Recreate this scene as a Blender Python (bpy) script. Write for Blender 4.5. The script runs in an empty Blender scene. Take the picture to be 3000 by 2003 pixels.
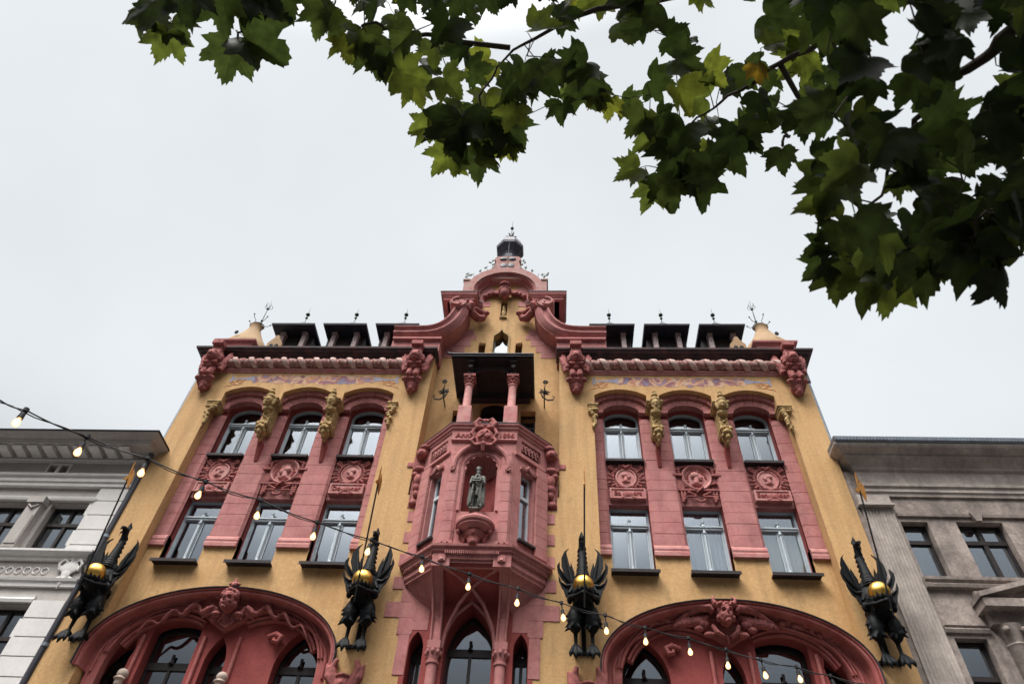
import bpy, bmesh, math, random
from mathutils import Vector, Matrix, Euler
from mathutils.geometry import tessellate_polygon
random.seed(7)
R = math.radians
sc = bpy.context.scene
COL = sc.collection

# ------------------------------------------------------------------ camera
AX = Vector((0.99803906, 0.00349017, -0.06249675))
AY = Vector((0.03774312, 0.76295832, 0.64534492))
AZ = Vector((0.04993478, -0.64643826, 0.76133048))
FPX = 2104.0167
CAM = Vector((2.02, -16.0, 1.6))
right = Vector((AX[0], AY[0], AZ[0])); down = Vector((AX[1], AY[1], AZ[1])); fwd = Vector((AX[2], AY[2], AZ[2]))
cam_d = bpy.data.cameras.new('camera'); cam = bpy.data.objects.new('camera', cam_d); COL.objects.link(cam)
Mx = Matrix((( right.x, -down.x, -fwd.x, CAM.x), (right.y, -down.y, -fwd.y, CAM.y), (right.z, -down.z, -fwd.z, CAM.z), (0, 0, 0, 1)))
cam.matrix_world = Mx
cam_d.sensor_width = 36; cam_d.lens = 36 * FPX / 3000; cam_d.clip_end = 3000; cam_d.clip_start = 0.05
cam_d.dof.use_dof = True; cam_d.dof.focus_distance = 6.0; cam_d.dof.aperture_fstop = 5.0
sc.camera = cam

def ray(px, py):
    return (right * (px - 1500) + down * (py - 1001.5) + fwd * FPX).normalized()
def at(px, py, dist):
    return CAM + ray(px, py) * dist

# ------------------------------------------------------------------ light
w = bpy.data.worlds.new('World'); sc.world = w; w.use_nodes = True
nt = w.node_tree; N = nt.nodes; L = nt.links
N.clear()
out = N.new('ShaderNodeOutputWorld'); bg = N.new('ShaderNodeBackground'); L.new(bg.outputs[0], out.inputs[0])
sky = N.new('ShaderNodeTexSky'); sky.sky_type = 'NISHITA'; sky.sun_disc = False
SUN_EL, SUN_AZ = R(58), R(-140)
sky.sun_elevation = SUN_EL; sky.sun_rotation = SUN_AZ; sky.air_density = 1.0; sky.dust_density = 4.0
tc = N.new('ShaderNodeTexCoord')
dot = N.new('ShaderNodeVectorMath'); dot.operation = 'DOT_PRODUCT'; L.new(tc.outputs['Generated'], dot.inputs[0]); dot.inputs[1].default_value = Vector((-0.10, -0.36, 0.93)).normalized()
mr = N.new('ShaderNodeMapRange'); mr.interpolation_type = 'SMOOTHSTEP'
mr.inputs['From Min'].default_value = 0.77; mr.inputs['From Max'].default_value = 0.99; mr.inputs['To Min'].default_value = 0.0; mr.inputs['To Max'].default_value = 1.0
L.new(dot.outputs['Value'], mr.inputs['Value'])
nz = N.new('ShaderNodeTexNoise'); nz.inputs['Scale'].default_value = 1.6; nz.inputs['Detail'].default_value = 4
L.new(tc.outputs['Generated'], nz.inputs['Vector'])
mr2 = N.new('ShaderNodeMapRange'); mr2.inputs['From Min'].default_value = 0.3; mr2.inputs['From Max'].default_value = 0.7; mr2.inputs['To Min'].default_value = 0.91; mr2.inputs['To Max'].default_value = 1.06
L.new(nz.outputs['Fac'], mr2.inputs['Value'])
mixc = N.new('ShaderNodeMix'); mixc.data_type = 'RGBA'; L.new(mr.outputs[0], mixc.inputs[0])
mixc.inputs[6].default_value = (0.462, 0.482, 0.498, 1); mixc.inputs[7].default_value = (4.9, 4.85, 4.75, 1)
sep = N.new('ShaderNodeSeparateXYZ'); L.new(tc.outputs['Generated'], sep.inputs[0])
hz = N.new('ShaderNodeMapRange'); hz.interpolation_type = 'SMOOTHSTEP'; L.new(sep.outputs[2], hz.inputs['Value'])   # an overcast sky is darker towards the horizon
hz.inputs['From Min'].default_value = 0.24; hz.inputs['From Max'].default_value = 0.62; hz.inputs['To Min'].default_value = 0.05; hz.inputs['To Max'].default_value = 1.0
mulc = N.new('ShaderNodeMix'); mulc.data_type = 'RGBA'; mulc.blend_type = 'MULTIPLY'; mulc.inputs[0].default_value = 1
hm = N.new('ShaderNodeMath'); hm.operation = 'MULTIPLY'; L.new(mr2.outputs[0], hm.inputs[0]); L.new(hz.outputs[0], hm.inputs[1])
L.new(hm.outputs[0], mulc.inputs[7])
skm = N.new('ShaderNodeMix'); skm.data_type = 'RGBA'; skm.inputs[0].default_value = 0.004   # a little of the clear sky through the cloud
L.new(mixc.outputs[2], skm.inputs[6]); L.new(sky.outputs[0], skm.inputs[7]); L.new(skm.outputs[2], mulc.inputs[6])
L.new(mulc.outputs[2], bg.inputs[0]); bg.inputs[1].default_value = 1.0
sd = bpy.data.lights.new('sun', 'SUN'); sd.energy = 1.5; sd.angle = R(16); sd.color = (1.0, 0.96, 0.9)
so = bpy.data.objects.new('sun', sd); COL.objects.link(so)
sun_from = Vector((-math.sin(R(40)) * math.cos(SUN_EL), -math.cos(R(40)) * math.cos(SUN_EL), math.sin(SUN_EL)))
so.rotation_euler = (-sun_from).to_track_quat('-Z', 'Y').to_euler()
sc.view_settings.view_transform = 'Standard'; sc.view_settings.look = 'None'; sc.view_settings.gamma = 1; sc.view_settings.exposure = 0.85

# ------------------------------------------------------------------ materials
def _ramp(nt, fac, stops):
    r = nt.nodes.new('ShaderNodeValToRGB'); nt.links.new(fac, r.inputs[0])
    e = r.color_ramp.elements
    while len(e) > len(stops): e.remove(e[-1])
    while len(e) < len(stops): e.new(0.5)
    for i, (p, c) in enumerate(stops):
        e[i].position = p; e[i].color = (c[0], c[1], c[2], 1)
    return r.outputs[0]
def mat(name, col, rough=0.85, var=0.18, scale=1.3, bump=0.25, bscale=45, metal=0, streak=0.0, spec=0.3, grime=None, gscale=4, gamt=0.5):
    m = bpy.data.materials.new(name); m.use_nodes = True
    nt = m.node_tree; b = nt.nodes['Principled BSDF']; L = nt.links; N = nt.nodes
    b.inputs['Roughness'].default_value = rough; b.inputs['Metallic'].default_value = metal; b.inputs['Specular IOR Level'].default_value = spec
    g = N.new('ShaderNodeNewGeometry')
    n1 = N.new('ShaderNodeTexNoise'); n1.inputs['Scale'].default_value = scale; n1.inputs['Detail'].default_value = 8; n1.inputs['Roughness'].default_value = 0.65
    L.new(g.outputs['Position'], n1.inputs['Vector'])
    lo = [c * (1 - var) for c in col]; hi = [min(1, c * (1 + var)) for c in col]
    c = _ramp(nt, n1.outputs['Fac'], [(0.3, lo), (0.7, hi)])
    n2 = N.new('ShaderNodeTexNoise'); n2.inputs['Scale'].default_value = scale * 9; n2.inputs['Detail'].default_value = 4
    L.new(g.outputs['Position'], n2.inputs['Vector'])
    c2 = _ramp(nt, n2.outputs['Fac'], [(0.3, (1 - var * .8,) * 3), (0.7, (1 + var * .4,) * 3)])
    mx = N.new('ShaderNodeMix'); mx.data_type = 'RGBA'; mx.blend_type = 'MULTIPLY'; mx.inputs[0].default_value = 1
    L.new(c, mx.inputs[6]); L.new(c2, mx.inputs[7]); c = mx.outputs[2]
    if streak:
        mp = N.new('ShaderNodeMapping'); mp.inputs['Scale'].default_value = (2.6, 2.6, 0.22); L.new(g.outputs['Position'], mp.inputs[0])
        n3 = N.new('ShaderNodeTexNoise'); n3.inputs['Scale'].default_value = 1.5; n3.inputs['Detail'].default_value = 6; L.new(mp.outputs[0], n3.inputs['Vector'])
        c3 = _ramp(nt, n3.outputs['Fac'], [(0.45, (1, 1, 1)), (0.75, (1 - streak, 1 - streak, 1 - streak))])
        mx = N.new('ShaderNodeMix'); mx.data_type = 'RGBA'; mx.blend_type = 'MULTIPLY'; mx.inputs[0].default_value = 1
        L.new(c, mx.inputs[6]); L.new(c3, mx.inputs[7]); c = mx.outputs[2]
    if grime:
        n4 = N.new('ShaderNodeTexNoise'); n4.inputs['Scale'].default_value = gscale; n4.inputs['Detail'].default_value = 9; n4.inputs['Roughness'].default_value = .7; L.new(g.outputs['Position'], n4.inputs['Vector'])
        f = _ramp(nt, n4.outputs['Fac'], [(0.42, (0, 0, 0)), (0.66, (gamt,) * 3)])
        mx = N.new('ShaderNodeMix'); mx.data_type = 'RGBA'; L.new(f, mx.inputs[0]); L.new(c, mx.inputs[6]); mx.inputs[7].default_value = (*grime, 1); c = mx.outputs[2]
    L.new(c, b.inputs['Base Color'])
    if bump:
        n5 = N.new('ShaderNodeTexNoise'); n5.inputs['Scale'].default_value = bscale; n5.inputs['Detail'].default_value = 5; L.new(g.outputs['Position'], n5.inputs['Vector'])
        bp = N.new('ShaderNodeBump'); bp.inputs['Strength'].default_value = bump; bp.inputs['Distance'].default_value = 0.02
        L.new(n5.outputs['Fac'], bp.inputs['Height']); L.new(bp.outputs[0], b.inputs['Normal'])
    return m
YEL = mat('ochre_plaster', (0.59, 0.365, 0.168), var=.2, scale=1.5, bump=.5, bscale=30, streak=.3, grime=(.37, .205, .085), gscale=1.5, gamt=.7)
RED = mat('red_plaster', (0.40, 0.155, 0.15), var=.2, scale=1.5, bump=.35, streak=.22, grime=(.46, .215, .20), gscale=2.2, gamt=.65)
REDA = mat('deep_red_plaster', (0.33, 0.088, 0.082), var=.2, scale=1.5, bump=.35, streak=.2, grime=(.42, .17, .155), gscale=2.2, gamt=.55)
CARVE = mat('red_carved_stone', (0.37, 0.12, 0.112), var=.25, scale=4, bump=.4, bscale=30, grime=(.085, .03, .03), gscale=7, gamt=.75)
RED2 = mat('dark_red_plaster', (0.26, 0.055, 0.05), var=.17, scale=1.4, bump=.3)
PINK = mat('lit_red_stone', (0.44, 0.17, 0.16), var=.18, scale=2.5, bump=.3, streak=.15, grime=(.55, .33, .31), gscale=3, gamt=.6)  # the red again, sky light on pedestals and mouldings put into its colour
CREAM = mat('ochre_stone', (0.50, 0.34, 0.15), var=.2, scale=5, bump=.3, grime=(.10, .065, .03), gscale=9, gamt=.85)
TURR = mat('cream_render', (0.33, 0.215, 0.12), var=.14, scale=3, bump=.3)
WEATH = mat('weathered_red_stone', (0.42, 0.20, 0.18), var=.2, scale=3, bump=.3, grime=(.33, .26, .24), gscale=3, gamt=.8)
CORN = mat('sooty_cornice', (0.045, 0.034, 0.038), var=.35, scale=4, bump=.2, rough=.7, grime=(.15, .06, .06), gscale=3, gamt=.6)
ROPE = mat('rope_stone', (0.30, 0.12, 0.11), var=.28, scale=6, bump=.4, grime=(.45, .33, .29), gscale=9, gamt=.8)
RIBB = mat('bleached_ribbon', (0.50, 0.30, 0.27), var=.2, scale=5, bump=.2, grime=(.62, .55, .50), gscale=6, gamt=.8)
ROOF = mat('dark_sheet_metal', (0.022, 0.023, 0.032), var=.3, scale=3, bump=.1, rough=.5)
DWOOD = mat('dark_timber', (0.03, 0.022, 0.024), var=.3, scale=5, bump=.2, rough=.7)
POST = mat('sooty_pink_post', (0.36, 0.29, 0.29), var=.3, scale=8, bump=.3)
LEAD = mat('lead_sheet', (0.085, 0.085, 0.11), var=.3, scale=3, bump=.1, rough=.5, grime=(.06, .05, .07), gscale=4, gamt=.8)
IRON = mat('black_iron', (0.0035, 0.0045, 0.006), var=.3, scale=8, bump=.25, rough=.6, spec=.16)
GOLD = mat('gilded_metal', (0.78, 0.47, 0.11), var=.12, scale=6, bump=.05, rough=.36, metal=1.0)
RUSTG = mat('dull_gilded_blade', (0.42, 0.19, 0.045), var=.2, scale=9, bump=.1, rough=.5, metal=.35)
FRM = mat('blue_grey_paint', (0.42, 0.49, 0.54), var=.1, scale=4, bump=.08, rough=.45, spec=.5)
DFRM = mat('dark_brown_paint', (0.022, 0.016, 0.016), var=.3, scale=5, bump=.1, rough=.5)
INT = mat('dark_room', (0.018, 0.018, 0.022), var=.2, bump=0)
CURT = mat('white_curtain', (0.62, 0.64, 0.66), var=.1, scale=8, bump=.3, bscale=20)
CURTY = mat('cream_curtain', (0.60, 0.58, 0.42), var=.1, scale=8, bump=.3, bscale=20)
BRONZE = mat('weathered_bronze', (0.05, 0.052, 0.047), var=.3, scale=6, bump=.3, rough=.55, grime=(.28, .28, .24), gscale=7, gamt=.7)
LGREY = mat('pale_grey_plaster', (0.62, 0.60, 0.585), var=.07, scale=1.2, bump=.15, streak=.07)
MGREY = mat('warm_grey_plaster', (0.40, 0.37, 0.35), var=.12, scale=1.6, bump=.2, streak=.1)
DGREY = mat('sooty_stone', (0.33, 0.275, 0.245), var=.3, scale=1.5, bump=.35, streak=.3, grime=(.10, .083, .078), gscale=1.6, gamt=.75)
DGREY2 = mat('pale_sooty_stone', (0.42, 0.365, 0.33), var=.2, scale=1.5, bump=.3, streak=.3, grime=(.2, .17, .16), gscale=1.7, gamt=.7)
ZINC = mat('zinc_gutter', (0.20, 0.23, 0.27), var=.25, scale=6, bump=.1, rough=.45, metal=.3)
PIPE = mat('dark_pipe_paint', (0.035, 0.036, 0.05), var=.25, scale=6, bump=.08, rough=.4, spec=.5)
BONE = mat('bleached_stone', (0.45, 0.36, 0.31), var=.2, scale=8, bump=.25)
BARK = mat('mottled_bark', (0.16, 0.13, 0.09), var=.35, scale=4, bump=.6, bscale=20, grime=(.3, .28, .2), gscale=3, gamt=.7)
TWIG = mat('dark_twig', (0.035, 0.026, 0.018), var=.3, scale=8, bump=.2)
PAVE = mat('granite_paving', (0.075, 0.072, 0.07), var=.2, scale=3, bump=.3)
ROAD = mat('street_setts', (0.042, 0.041, 0.04), var=.25, scale=4, bump=.6, bscale=8)
PBLUE = mat('faded_blue_paint', (0.30, 0.29, 0.36), var=.14, scale=7, bump=.1)
PRED = mat('faded_red_paint', (0.52, 0.17, 0.08), var=.15, scale=6, bump=.1)
IVY = mat('dark_green_metal', (0.02, 0.045, 0.03), var=.3, scale=8, bump=.1, rough=.5)
SOCK = mat('black_rubber', (0.012, 0.012, 0.014), var=.2, bump=0, rough=.6)

def mural():
    m = bpy.data.materials.new('faded_mural'); m.use_nodes = True; nt = m.node_tree; b = nt.nodes['Principled BSDF']; N = nt.nodes; L = nt.links
    g = N.new('ShaderNodeNewGeometry'); n = N.new('ShaderNodeTexNoise'); n.inputs['Scale'].default_value = 2.3; n.inputs['Detail'].default_value = 4; n.inputs['Distortion'].default_value = .8
    L.new(g.outputs['Position'], n.inputs['Vector'])
    c = _ramp(nt, n.outputs['Fac'], [(0.34, (.20, .19, .28)), (0.42, (.25, .085, .10)), (0.47, (.42, .24, .18)), (0.52, (.56, .40, .28)), (0.57, (.50, .20, .08)), (0.63, (.26, .18, .24))])
    L.new(c, b.inputs['Base Color']); b.inputs['Roughness'].default_value = .9
    return m
MURAL = mural()
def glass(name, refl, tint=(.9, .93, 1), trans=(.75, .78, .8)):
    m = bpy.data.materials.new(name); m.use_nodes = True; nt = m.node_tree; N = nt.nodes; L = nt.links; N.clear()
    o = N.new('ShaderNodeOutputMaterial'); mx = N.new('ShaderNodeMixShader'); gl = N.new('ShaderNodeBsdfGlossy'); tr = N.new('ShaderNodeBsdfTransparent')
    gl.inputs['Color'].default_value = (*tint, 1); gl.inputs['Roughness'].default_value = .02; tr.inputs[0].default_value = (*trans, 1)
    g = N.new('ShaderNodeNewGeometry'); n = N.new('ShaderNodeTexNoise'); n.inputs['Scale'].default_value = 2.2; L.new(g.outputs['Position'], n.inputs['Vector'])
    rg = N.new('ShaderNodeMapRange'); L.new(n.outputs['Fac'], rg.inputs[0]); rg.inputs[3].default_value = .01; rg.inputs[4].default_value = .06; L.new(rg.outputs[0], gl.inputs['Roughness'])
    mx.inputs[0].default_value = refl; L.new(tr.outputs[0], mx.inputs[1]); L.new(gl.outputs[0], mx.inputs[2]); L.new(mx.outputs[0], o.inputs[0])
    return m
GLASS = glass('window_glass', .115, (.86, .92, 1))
GLASSD = glass('lower_window_glass', .23, (.86, .92, 1))  # same glass, reflectance raised per floor so panes mirror the sky equally bright
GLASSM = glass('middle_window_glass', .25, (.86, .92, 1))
def emit(name, col, st):
    m = bpy.data.materials.new(name); m.use_nodes = True; b = m.node_tree.nodes['Principled BSDF']
    b.inputs['Base Color'].default_value = (*col, 1); b.inputs['Emission Color'].default_value = (*col, 1); b.inputs['Emission Strength'].default_value = st
    return m
def bulbmat():   # filament glow: hottest in the middle of the bulb, amber towards the rim
    m = emit('lit_bulb_glass', (1, .62, .24), 3.0); nt = m.node_tree; b = nt.nodes['Principled BSDF']
    lw = nt.nodes.new('ShaderNodeLayerWeight'); lw.inputs[0].default_value = .45
    c = _ramp(nt, lw.outputs['Facing'], [(0.0, (1, .80, .52)), (0.35, (1, .70, .34)), (0.9, (.75, .27, .06))])
    nt.links.new(c, b.inputs['Emission Color']); b.inputs['Emission Strength'].default_value = 1.15
    return m
BULB = bulbmat()
def leafmat():
    m = bpy.data.materials.new('plane_tree_leaf'); m.use_nodes = True; nt = m.node_tree; N = nt.nodes; L = nt.links; N.clear()
    o = N.new('ShaderNodeOutputMaterial'); mx = N.new('ShaderNodeMixShader'); d = N.new('ShaderNodeBsdfPrincipled'); t = N.new('ShaderNodeBsdfTranslucent')
    at_ = N.new('ShaderNodeAttribute'); at_.attribute_name = 'tone'
    c = _ramp(nt, at_.outputs['Fac'], [(0.0, (.012, .018, .008)), (0.45, (.022, .034, .009)), (0.75, (.040, .058, .010)), (0.93, (.065, .075, .010)), (1.0, (.12, .085, .012))])
    c2 = _ramp(nt, at_.outputs['Fac'], [(0.0, (.012, .02, .004)), (0.45, (.04, .056, .012)), (0.75, (.11, .135, .018)), (0.93, (.15, .15, .015)), (1.0, (.32, .20, .02))])
    tcn = N.new('ShaderNodeNewGeometry'); n = N.new('ShaderNodeTexNoise'); n.inputs['Scale'].default_value = 28; n.inputs['Detail'].default_value = 4; L.new(tcn.outputs['Position'], n.inputs['Vector'])
    v = _ramp(nt, n.outputs['Fac'], [(0.3, (.65, .65, .65)), (0.7, (1.25, 1.25, 1.15))])
    vn = N.new('ShaderNodeAttribute'); vn.attribute_name = 'vein'
    vv = _ramp(nt, vn.outputs['Fac'], [(0.0, (1, 1, 1)), (0.82, (1, 1, 1)), (1.0, (1.7, 1.7, 1.5))])
    def mul(a, b_):
        k = N.new('ShaderNodeMix'); k.data_type = 'RGBA'; k.blend_type = 'MULTIPLY'; k.inputs[0].default_value = 1; L.new(a, k.inputs[6]); L.new(b_, k.inputs[7]); return k.outputs[2]
    L.new(mul(mul(c, v), vv), d.inputs['Base Color']); L.new(mul(mul(c2, v), vv), t.inputs[0])
    d.inputs['Roughness'].default_value = .5; d.inputs['Specular IOR Level'].default_value = .25
    mx.inputs[0].default_value = .55; L.new(d.outputs[0], mx.inputs[1]); L.new(t.outputs[0], mx.inputs[2]); L.new(mx.outputs[0], o.inputs[0])
    return m
LEAF = leafmat()

# ------------------------------------------------------------------ mesh helpers
class MB:
    def __init__(s, sx=1):
        s.v = []; s.f = []; s.m = []; s.mi = 0; s.sx = sx; s.M = None
    def add(s, vs, fs):
        b = len(s.v)
        for p in vs:
            p = Vector(p)
            if s.M is not None: p = s.M @ p
            s.v.append((p.x * s.sx, p.y, p.z))
        for f in fs:
            s.f.append(tuple(i + b for i in f)); s.m.append(s.mi)
        return s
    def box(s, x0, x1, y0, y1, z0, z1):
        return s.add([(x0, y0, z0), (x1, y0, z0), (x1, y1, z0), (x0, y1, z0), (x0, y0, z1), (x1, y0, z1), (x1, y1, z1), (x0, y1, z1)],
                     [(0, 3, 2, 1), (4, 5, 6, 7), (0, 1, 5, 4), (1, 2, 6, 5), (2, 3, 7, 6), (3, 0, 4, 7)])
    def wall(s, outer, holes, y0, y1, back=True):
        loops = [outer] + list(holes); tri = tessellate_polygon([[Vector((p[0], p[1], 0)) for p in l] for l in loops])
        flat = [p for l in loops for p in l]; n = len(flat)
        vs = [(p[0], y0, p[1]) for p in flat] + [(p[0], y1, p[1]) for p in flat]
        fs = [tuple(t) for t in tri]
        if back: fs += [tuple(i + n for i in t[::-1]) for t in tri]
        b = 0
        for l in loops:
            k = len(l)
            for i in range(k):
                j = (i + 1) % k; fs.append((b + i, b + j, b + j + n, b + i + n))
            b += k
        return s.add(vs, fs)
    def prism(s, poly, y0, y1): return s.wall(poly, [], y0, y1)
    def hprism(s, poly, z0, z1):   # polygon in plan (x, y)
        n = len(poly); tri = tessellate_polygon([[Vector((p[0], p[1], 0)) for p in poly]])
        fs = [tuple(t) for t in tri] + [tuple(i + n for i in t[::-1]) for t in tri] + [(i, (i + 1) % n, (i + 1) % n + n, i + n) for i in range(n)]
        return s.add([(p[0], p[1], z0) for p in poly] + [(p[0], p[1], z1) for p in poly], fs)
    def lathe(s, prof, c=(0, 0, 0), n=20, a0=0, a1=360, rot=0, sy=1):
        full = abs(a1 - a0) >= 360; k = n if full else n + 1
        vs = []; fs = []
        for (r, z) in prof:
            for i in range(k):
                a = R(a0 + (a1 - a0) * i / n + rot); vs.append((c[0] + r * math.cos(a), c[1] + r * sy * math.sin(a), c[2] + z))
        for j in range(len(prof) - 1):
            for i in range(n):
                i2 = (i + 1) % k; fs.append((j * k + i, j * k + i2, (j + 1) * k + i2, (j + 1) * k + i))
        if full:
            fs.append(tuple(range(k))[::-1]); fs.append(tuple(range((len(prof) - 1) * k, len(prof) * k)))
        return s.add(vs, fs)
    def tube(s, pts, rad, n=8, caps=True):
        pts = [Vector(p) for p in pts]; m = len(pts); vs = []; fs = []
        if not hasattr(rad, '__len__'): rad = [rad] * m
        up = None
        for i, p in enumerate(pts):
            d = (pts[min(i + 1, m - 1)] - pts[max(i - 1, 0)])
            d = d.normalized() if d.length > 1e-9 else Vector((0, 0, 1))
            if up is None:
                up = Vector((0, 0, 1)) if abs(d.z) < .9 else Vector((0, 1, 0))
            a = d.cross(up); a.normalize(); b = a.cross(d); up = b
            for k in range(n):
                t = 2 * math.pi * k / n; vs.append(p + (a * math.cos(t) + b * math.sin(t)) * rad[i])
        for i in range(m - 1):
            for k in range(n):
                k2 = (k + 1) % n; fs.append((i * n + k, i * n + k2, (i + 1) * n + k2, (i + 1) * n + k))
        if caps:
            fs.append(tuple(range(n))[::-1]); fs.append(tuple(range((m - 1) * n, m * n)))
        return s.add(vs, fs)
    def ell(s, c, r, rot=None, nu=14, nv=9):
        c = Vector(c)
        if not hasattr(r, '__len__'): r = (r, r, r)
        Rm = Euler(rot).to_matrix() if rot else Matrix.Identity(3)
        vs = [c + Rm @ Vector((0, 0, -r[2]))]; fs = []
        for j in range(1, nv):
            ph = -math.pi / 2 + math.pi * j / nv
            for i in range(nu):
                a = 2 * math.pi * i / nu; vs.append(c + Rm @ Vector((r[0] * math.cos(ph) * math.cos(a), r[1] * math.cos(ph) * math.sin(a), r[2] * math.sin(ph))))
        vs.append(c + Rm @ Vector((0, 0, r[2]))); last = len(vs) - 1
        for i in range(nu):
            fs.append((0, 1 + (i + 1) % nu, 1 + i)); fs.append((last, last - nu + i, last - nu + (i + 1) % nu))
        for j in range(nv - 2):
            for i in range(nu):
                a = 1 + j * nu; fs.append((a + i, a + (i + 1) % nu, a + nu + (i + 1) % nu, a + nu + i))
        return s.add(vs, fs)
    def cap(s, p0, p1, r0, r1=None, n=10):
        r1 = r0 if r1 is None else r1
        s.tube([p0, p1], [r0, r1], n); s.ell(p0, r0, nu=n, nv=6); return s.ell(p1, r1, nu=n, nv=6)
    def chain(s, pts, rad, n=10):
        s.tube(pts, rad, n); s.ell(pts[0], rad[0], nu=n, nv=6); return s.ell(pts[-1], rad[-1], nu=n, nv=6)
    def sweep(s, path, prof, plane='xz', flip=1, closed=False):
        m = len(path); k = len(prof); vs = []; fs = []
        def nrm(a, b):
            d = Vector((b[0] - a[0], b[1] - a[1])); d.normalize(); return Vector((d.y, -d.x)) * flip
        for i in range(m):
            if closed: n1 = nrm(path[i - 1], path[i]); n2 = nrm(path[i], path[(i + 1) % m])
            else:
                n1 = nrm(path[max(i - 1, 0)], path[max(i, 1)]); n2 = nrm(path[min(i, m - 2)], path[min(i + 1, m - 1)])
            nn = (n1 + n2) / max(.25, 1 + n1.dot(n2))
            for (o, t) in prof:
                p = path[i][0] + nn.x * o; q = path[i][1] + nn.y * o
                vs.append((p, t, q) if plane == 'xz' else (p, q, t))
        for i in range(m if closed else m - 1):
            i2 = (i + 1) % m
            for j in range(k):
                j2 = (j + 1) % k; fs.append((i * k + j, i * k + j2, i2 * k + j2, i2 * k + j))
        if not closed:
            fs.append(tuple(range(k))); fs.append(tuple(range((m - 1) * k, m * k))[::-1])
        return s.add(vs, fs)
    def build(s, name, mats, parent=None, smooth=None, recalc=True):
        me = bpy.data.meshes.new(name); me.from_pydata(s.v, [], s.f)
        if not isinstance(mats, (list, tuple)): mats = [mats]
        for m in mats: me.materials.append(m)
        if len(mats) > 1:
            for p, i in zip(me.polygons, s.m): p.material_index = i
        if recalc:
            bm = bmesh.new(); bm.from_mesh(me); bmesh.ops.recalc_face_normals(bm, faces=bm.faces); bm.to_mesh(me); bm.free()
        if smooth:
            for p in me.polygons: p.use_smooth = True
            me.set_sharp_from_angle(angle=R(smooth))
        o = bpy.data.objects.new(name, me); COL.objects.link(o)
        if parent: o.parent = parent
        return o

def sculpt(name, mb, mats, parent=None, voxel=.02, smooth=3):
    """many closed shapes merged into one continuous carved surface"""
    o = mb.build(name, mats, None)
    r = o.modifiers.new('r', 'REMESH'); r.mode = 'VOXEL'; r.voxel_size = voxel
    if smooth:
        q = o.modifiers.new('s', 'SMOOTH'); q.iterations = smooth; q.factor = .5
    dg = bpy.context.evaluated_depsgraph_get(); dg.update()
    me = bpy.data.meshes.new_from_object(o.evaluated_get(dg)); o.modifiers.clear()
    old = o.data; o.data = me; bpy.data.meshes.remove(old)
    if not me.materials: me.materials.append(mats if not isinstance(mats, (list, tuple)) else mats[0])
    for p in me.polygons: p.use_smooth = True
    if parent: o.parent = parent
    return o
def text_mb(mb, s, size, M, ext=.02):
    cu = bpy.data.curves.new('letters', 'FONT'); cu.body = s; cu.size = size; cu.extrude = ext; cu.align_x = 'CENTER'; cu.align_y = 'CENTER'; cu.resolution_u = 3; cu.offset = size * .015
    o = bpy.data.objects.new('letters', cu); COL.objects.link(o)
    dg = bpy.context.evaluated_depsgraph_get(); dg.update()
    me = bpy.data.meshes.new_from_object(o.evaluated_get(dg))
    old = mb.M; mb.M = M if old is None else old @ M
    mb.add([v.co.copy() for v in me.vertices], [tuple(p.vertices) for p in me.polygons]); mb.M = old
    bpy.data.objects.remove(o); bpy.data.curves.remove(cu); bpy.data.meshes.remove(me)
def fm(x, y, z, rz=0, tilt=0):  # matrix putting text in a wall facing -y; rz turns it in the wall plane
    return Matrix.Translation((x, y, z)) @ Matrix.Rotation(R(tilt), 4, 'Z') @ Matrix.Rotation(R(90), 4, 'X') @ Matrix.Rotation(R(rz), 4, 'Z')
def thing(name, label, cat, loc=(0, 0, 0), group=None):
    o = bpy.data.objects.new(name, None); COL.objects.link(o); o.location = loc; o.empty_display_size = .2
    o['label'] = label; o['category'] = cat
    if group: o['group'] = group
    return o
def copy_part(o, parent, loc=None, sx=None):
    c = o.copy(); COL.objects.link(c); c.parent = parent
    if loc is not None: c.location = loc
    if sx: c.scale = (sx, 1, 1)
    for ch in list(o.children): copy_part(ch, c)
    return c
def arc(cx, cz, a, b, t0=180, t1=0, n=24):
    return [(cx + a * math.cos(R(t0 + (t1 - t0) * i / n)), cz + b * math.sin(R(t0 + (t1 - t0) * i / n))) for i in range(n + 1)]
def arched(cx, hw, z0, zs, rise, n=16):
    return [(cx - hw, z0)] + arc(cx, zs, hw, rise, 180, 0, n) + [(cx + hw, z0)]
def pointed(cx, hw, z0, zs, rise, n=8):
    pts = [(cx - hw, z0)]
    for i in range(n + 1): t = i / n; pts.append((cx - hw * (1 - t ** 1.35 * .0) + hw * (1 - math.cos(t * math.pi / 2)) * 1.0, zs + rise * math.sin(t * math.pi / 2) ** .9))
    L_ = pts[1:]
    # right half mirrored, apex shared
    Rr = [(2 * cx - p[0], p[1]) for p in L_[::-1]][1:]
    return [(cx - hw, z0)] + L_ + Rr + [(cx + hw, z0)]
def gothic(cx, hw, z0, zs, rise, n=8):
    """two arcs meeting in a point"""
    r = (hw * hw + rise * rise) / (2 * hw); Ls = []
    a1 = math.asin(min(1, rise / r))
    for i in range(n + 1):
        a = a1 * i / n; Ls.append((cx - hw + r - r * math.cos(a), zs + r * math.sin(a)))
    return [(cx - hw, z0)] + Ls + [(2 * cx - p[0], p[1]) for p in Ls[::-1]][1:] + [(cx + hw, z0)]

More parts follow.
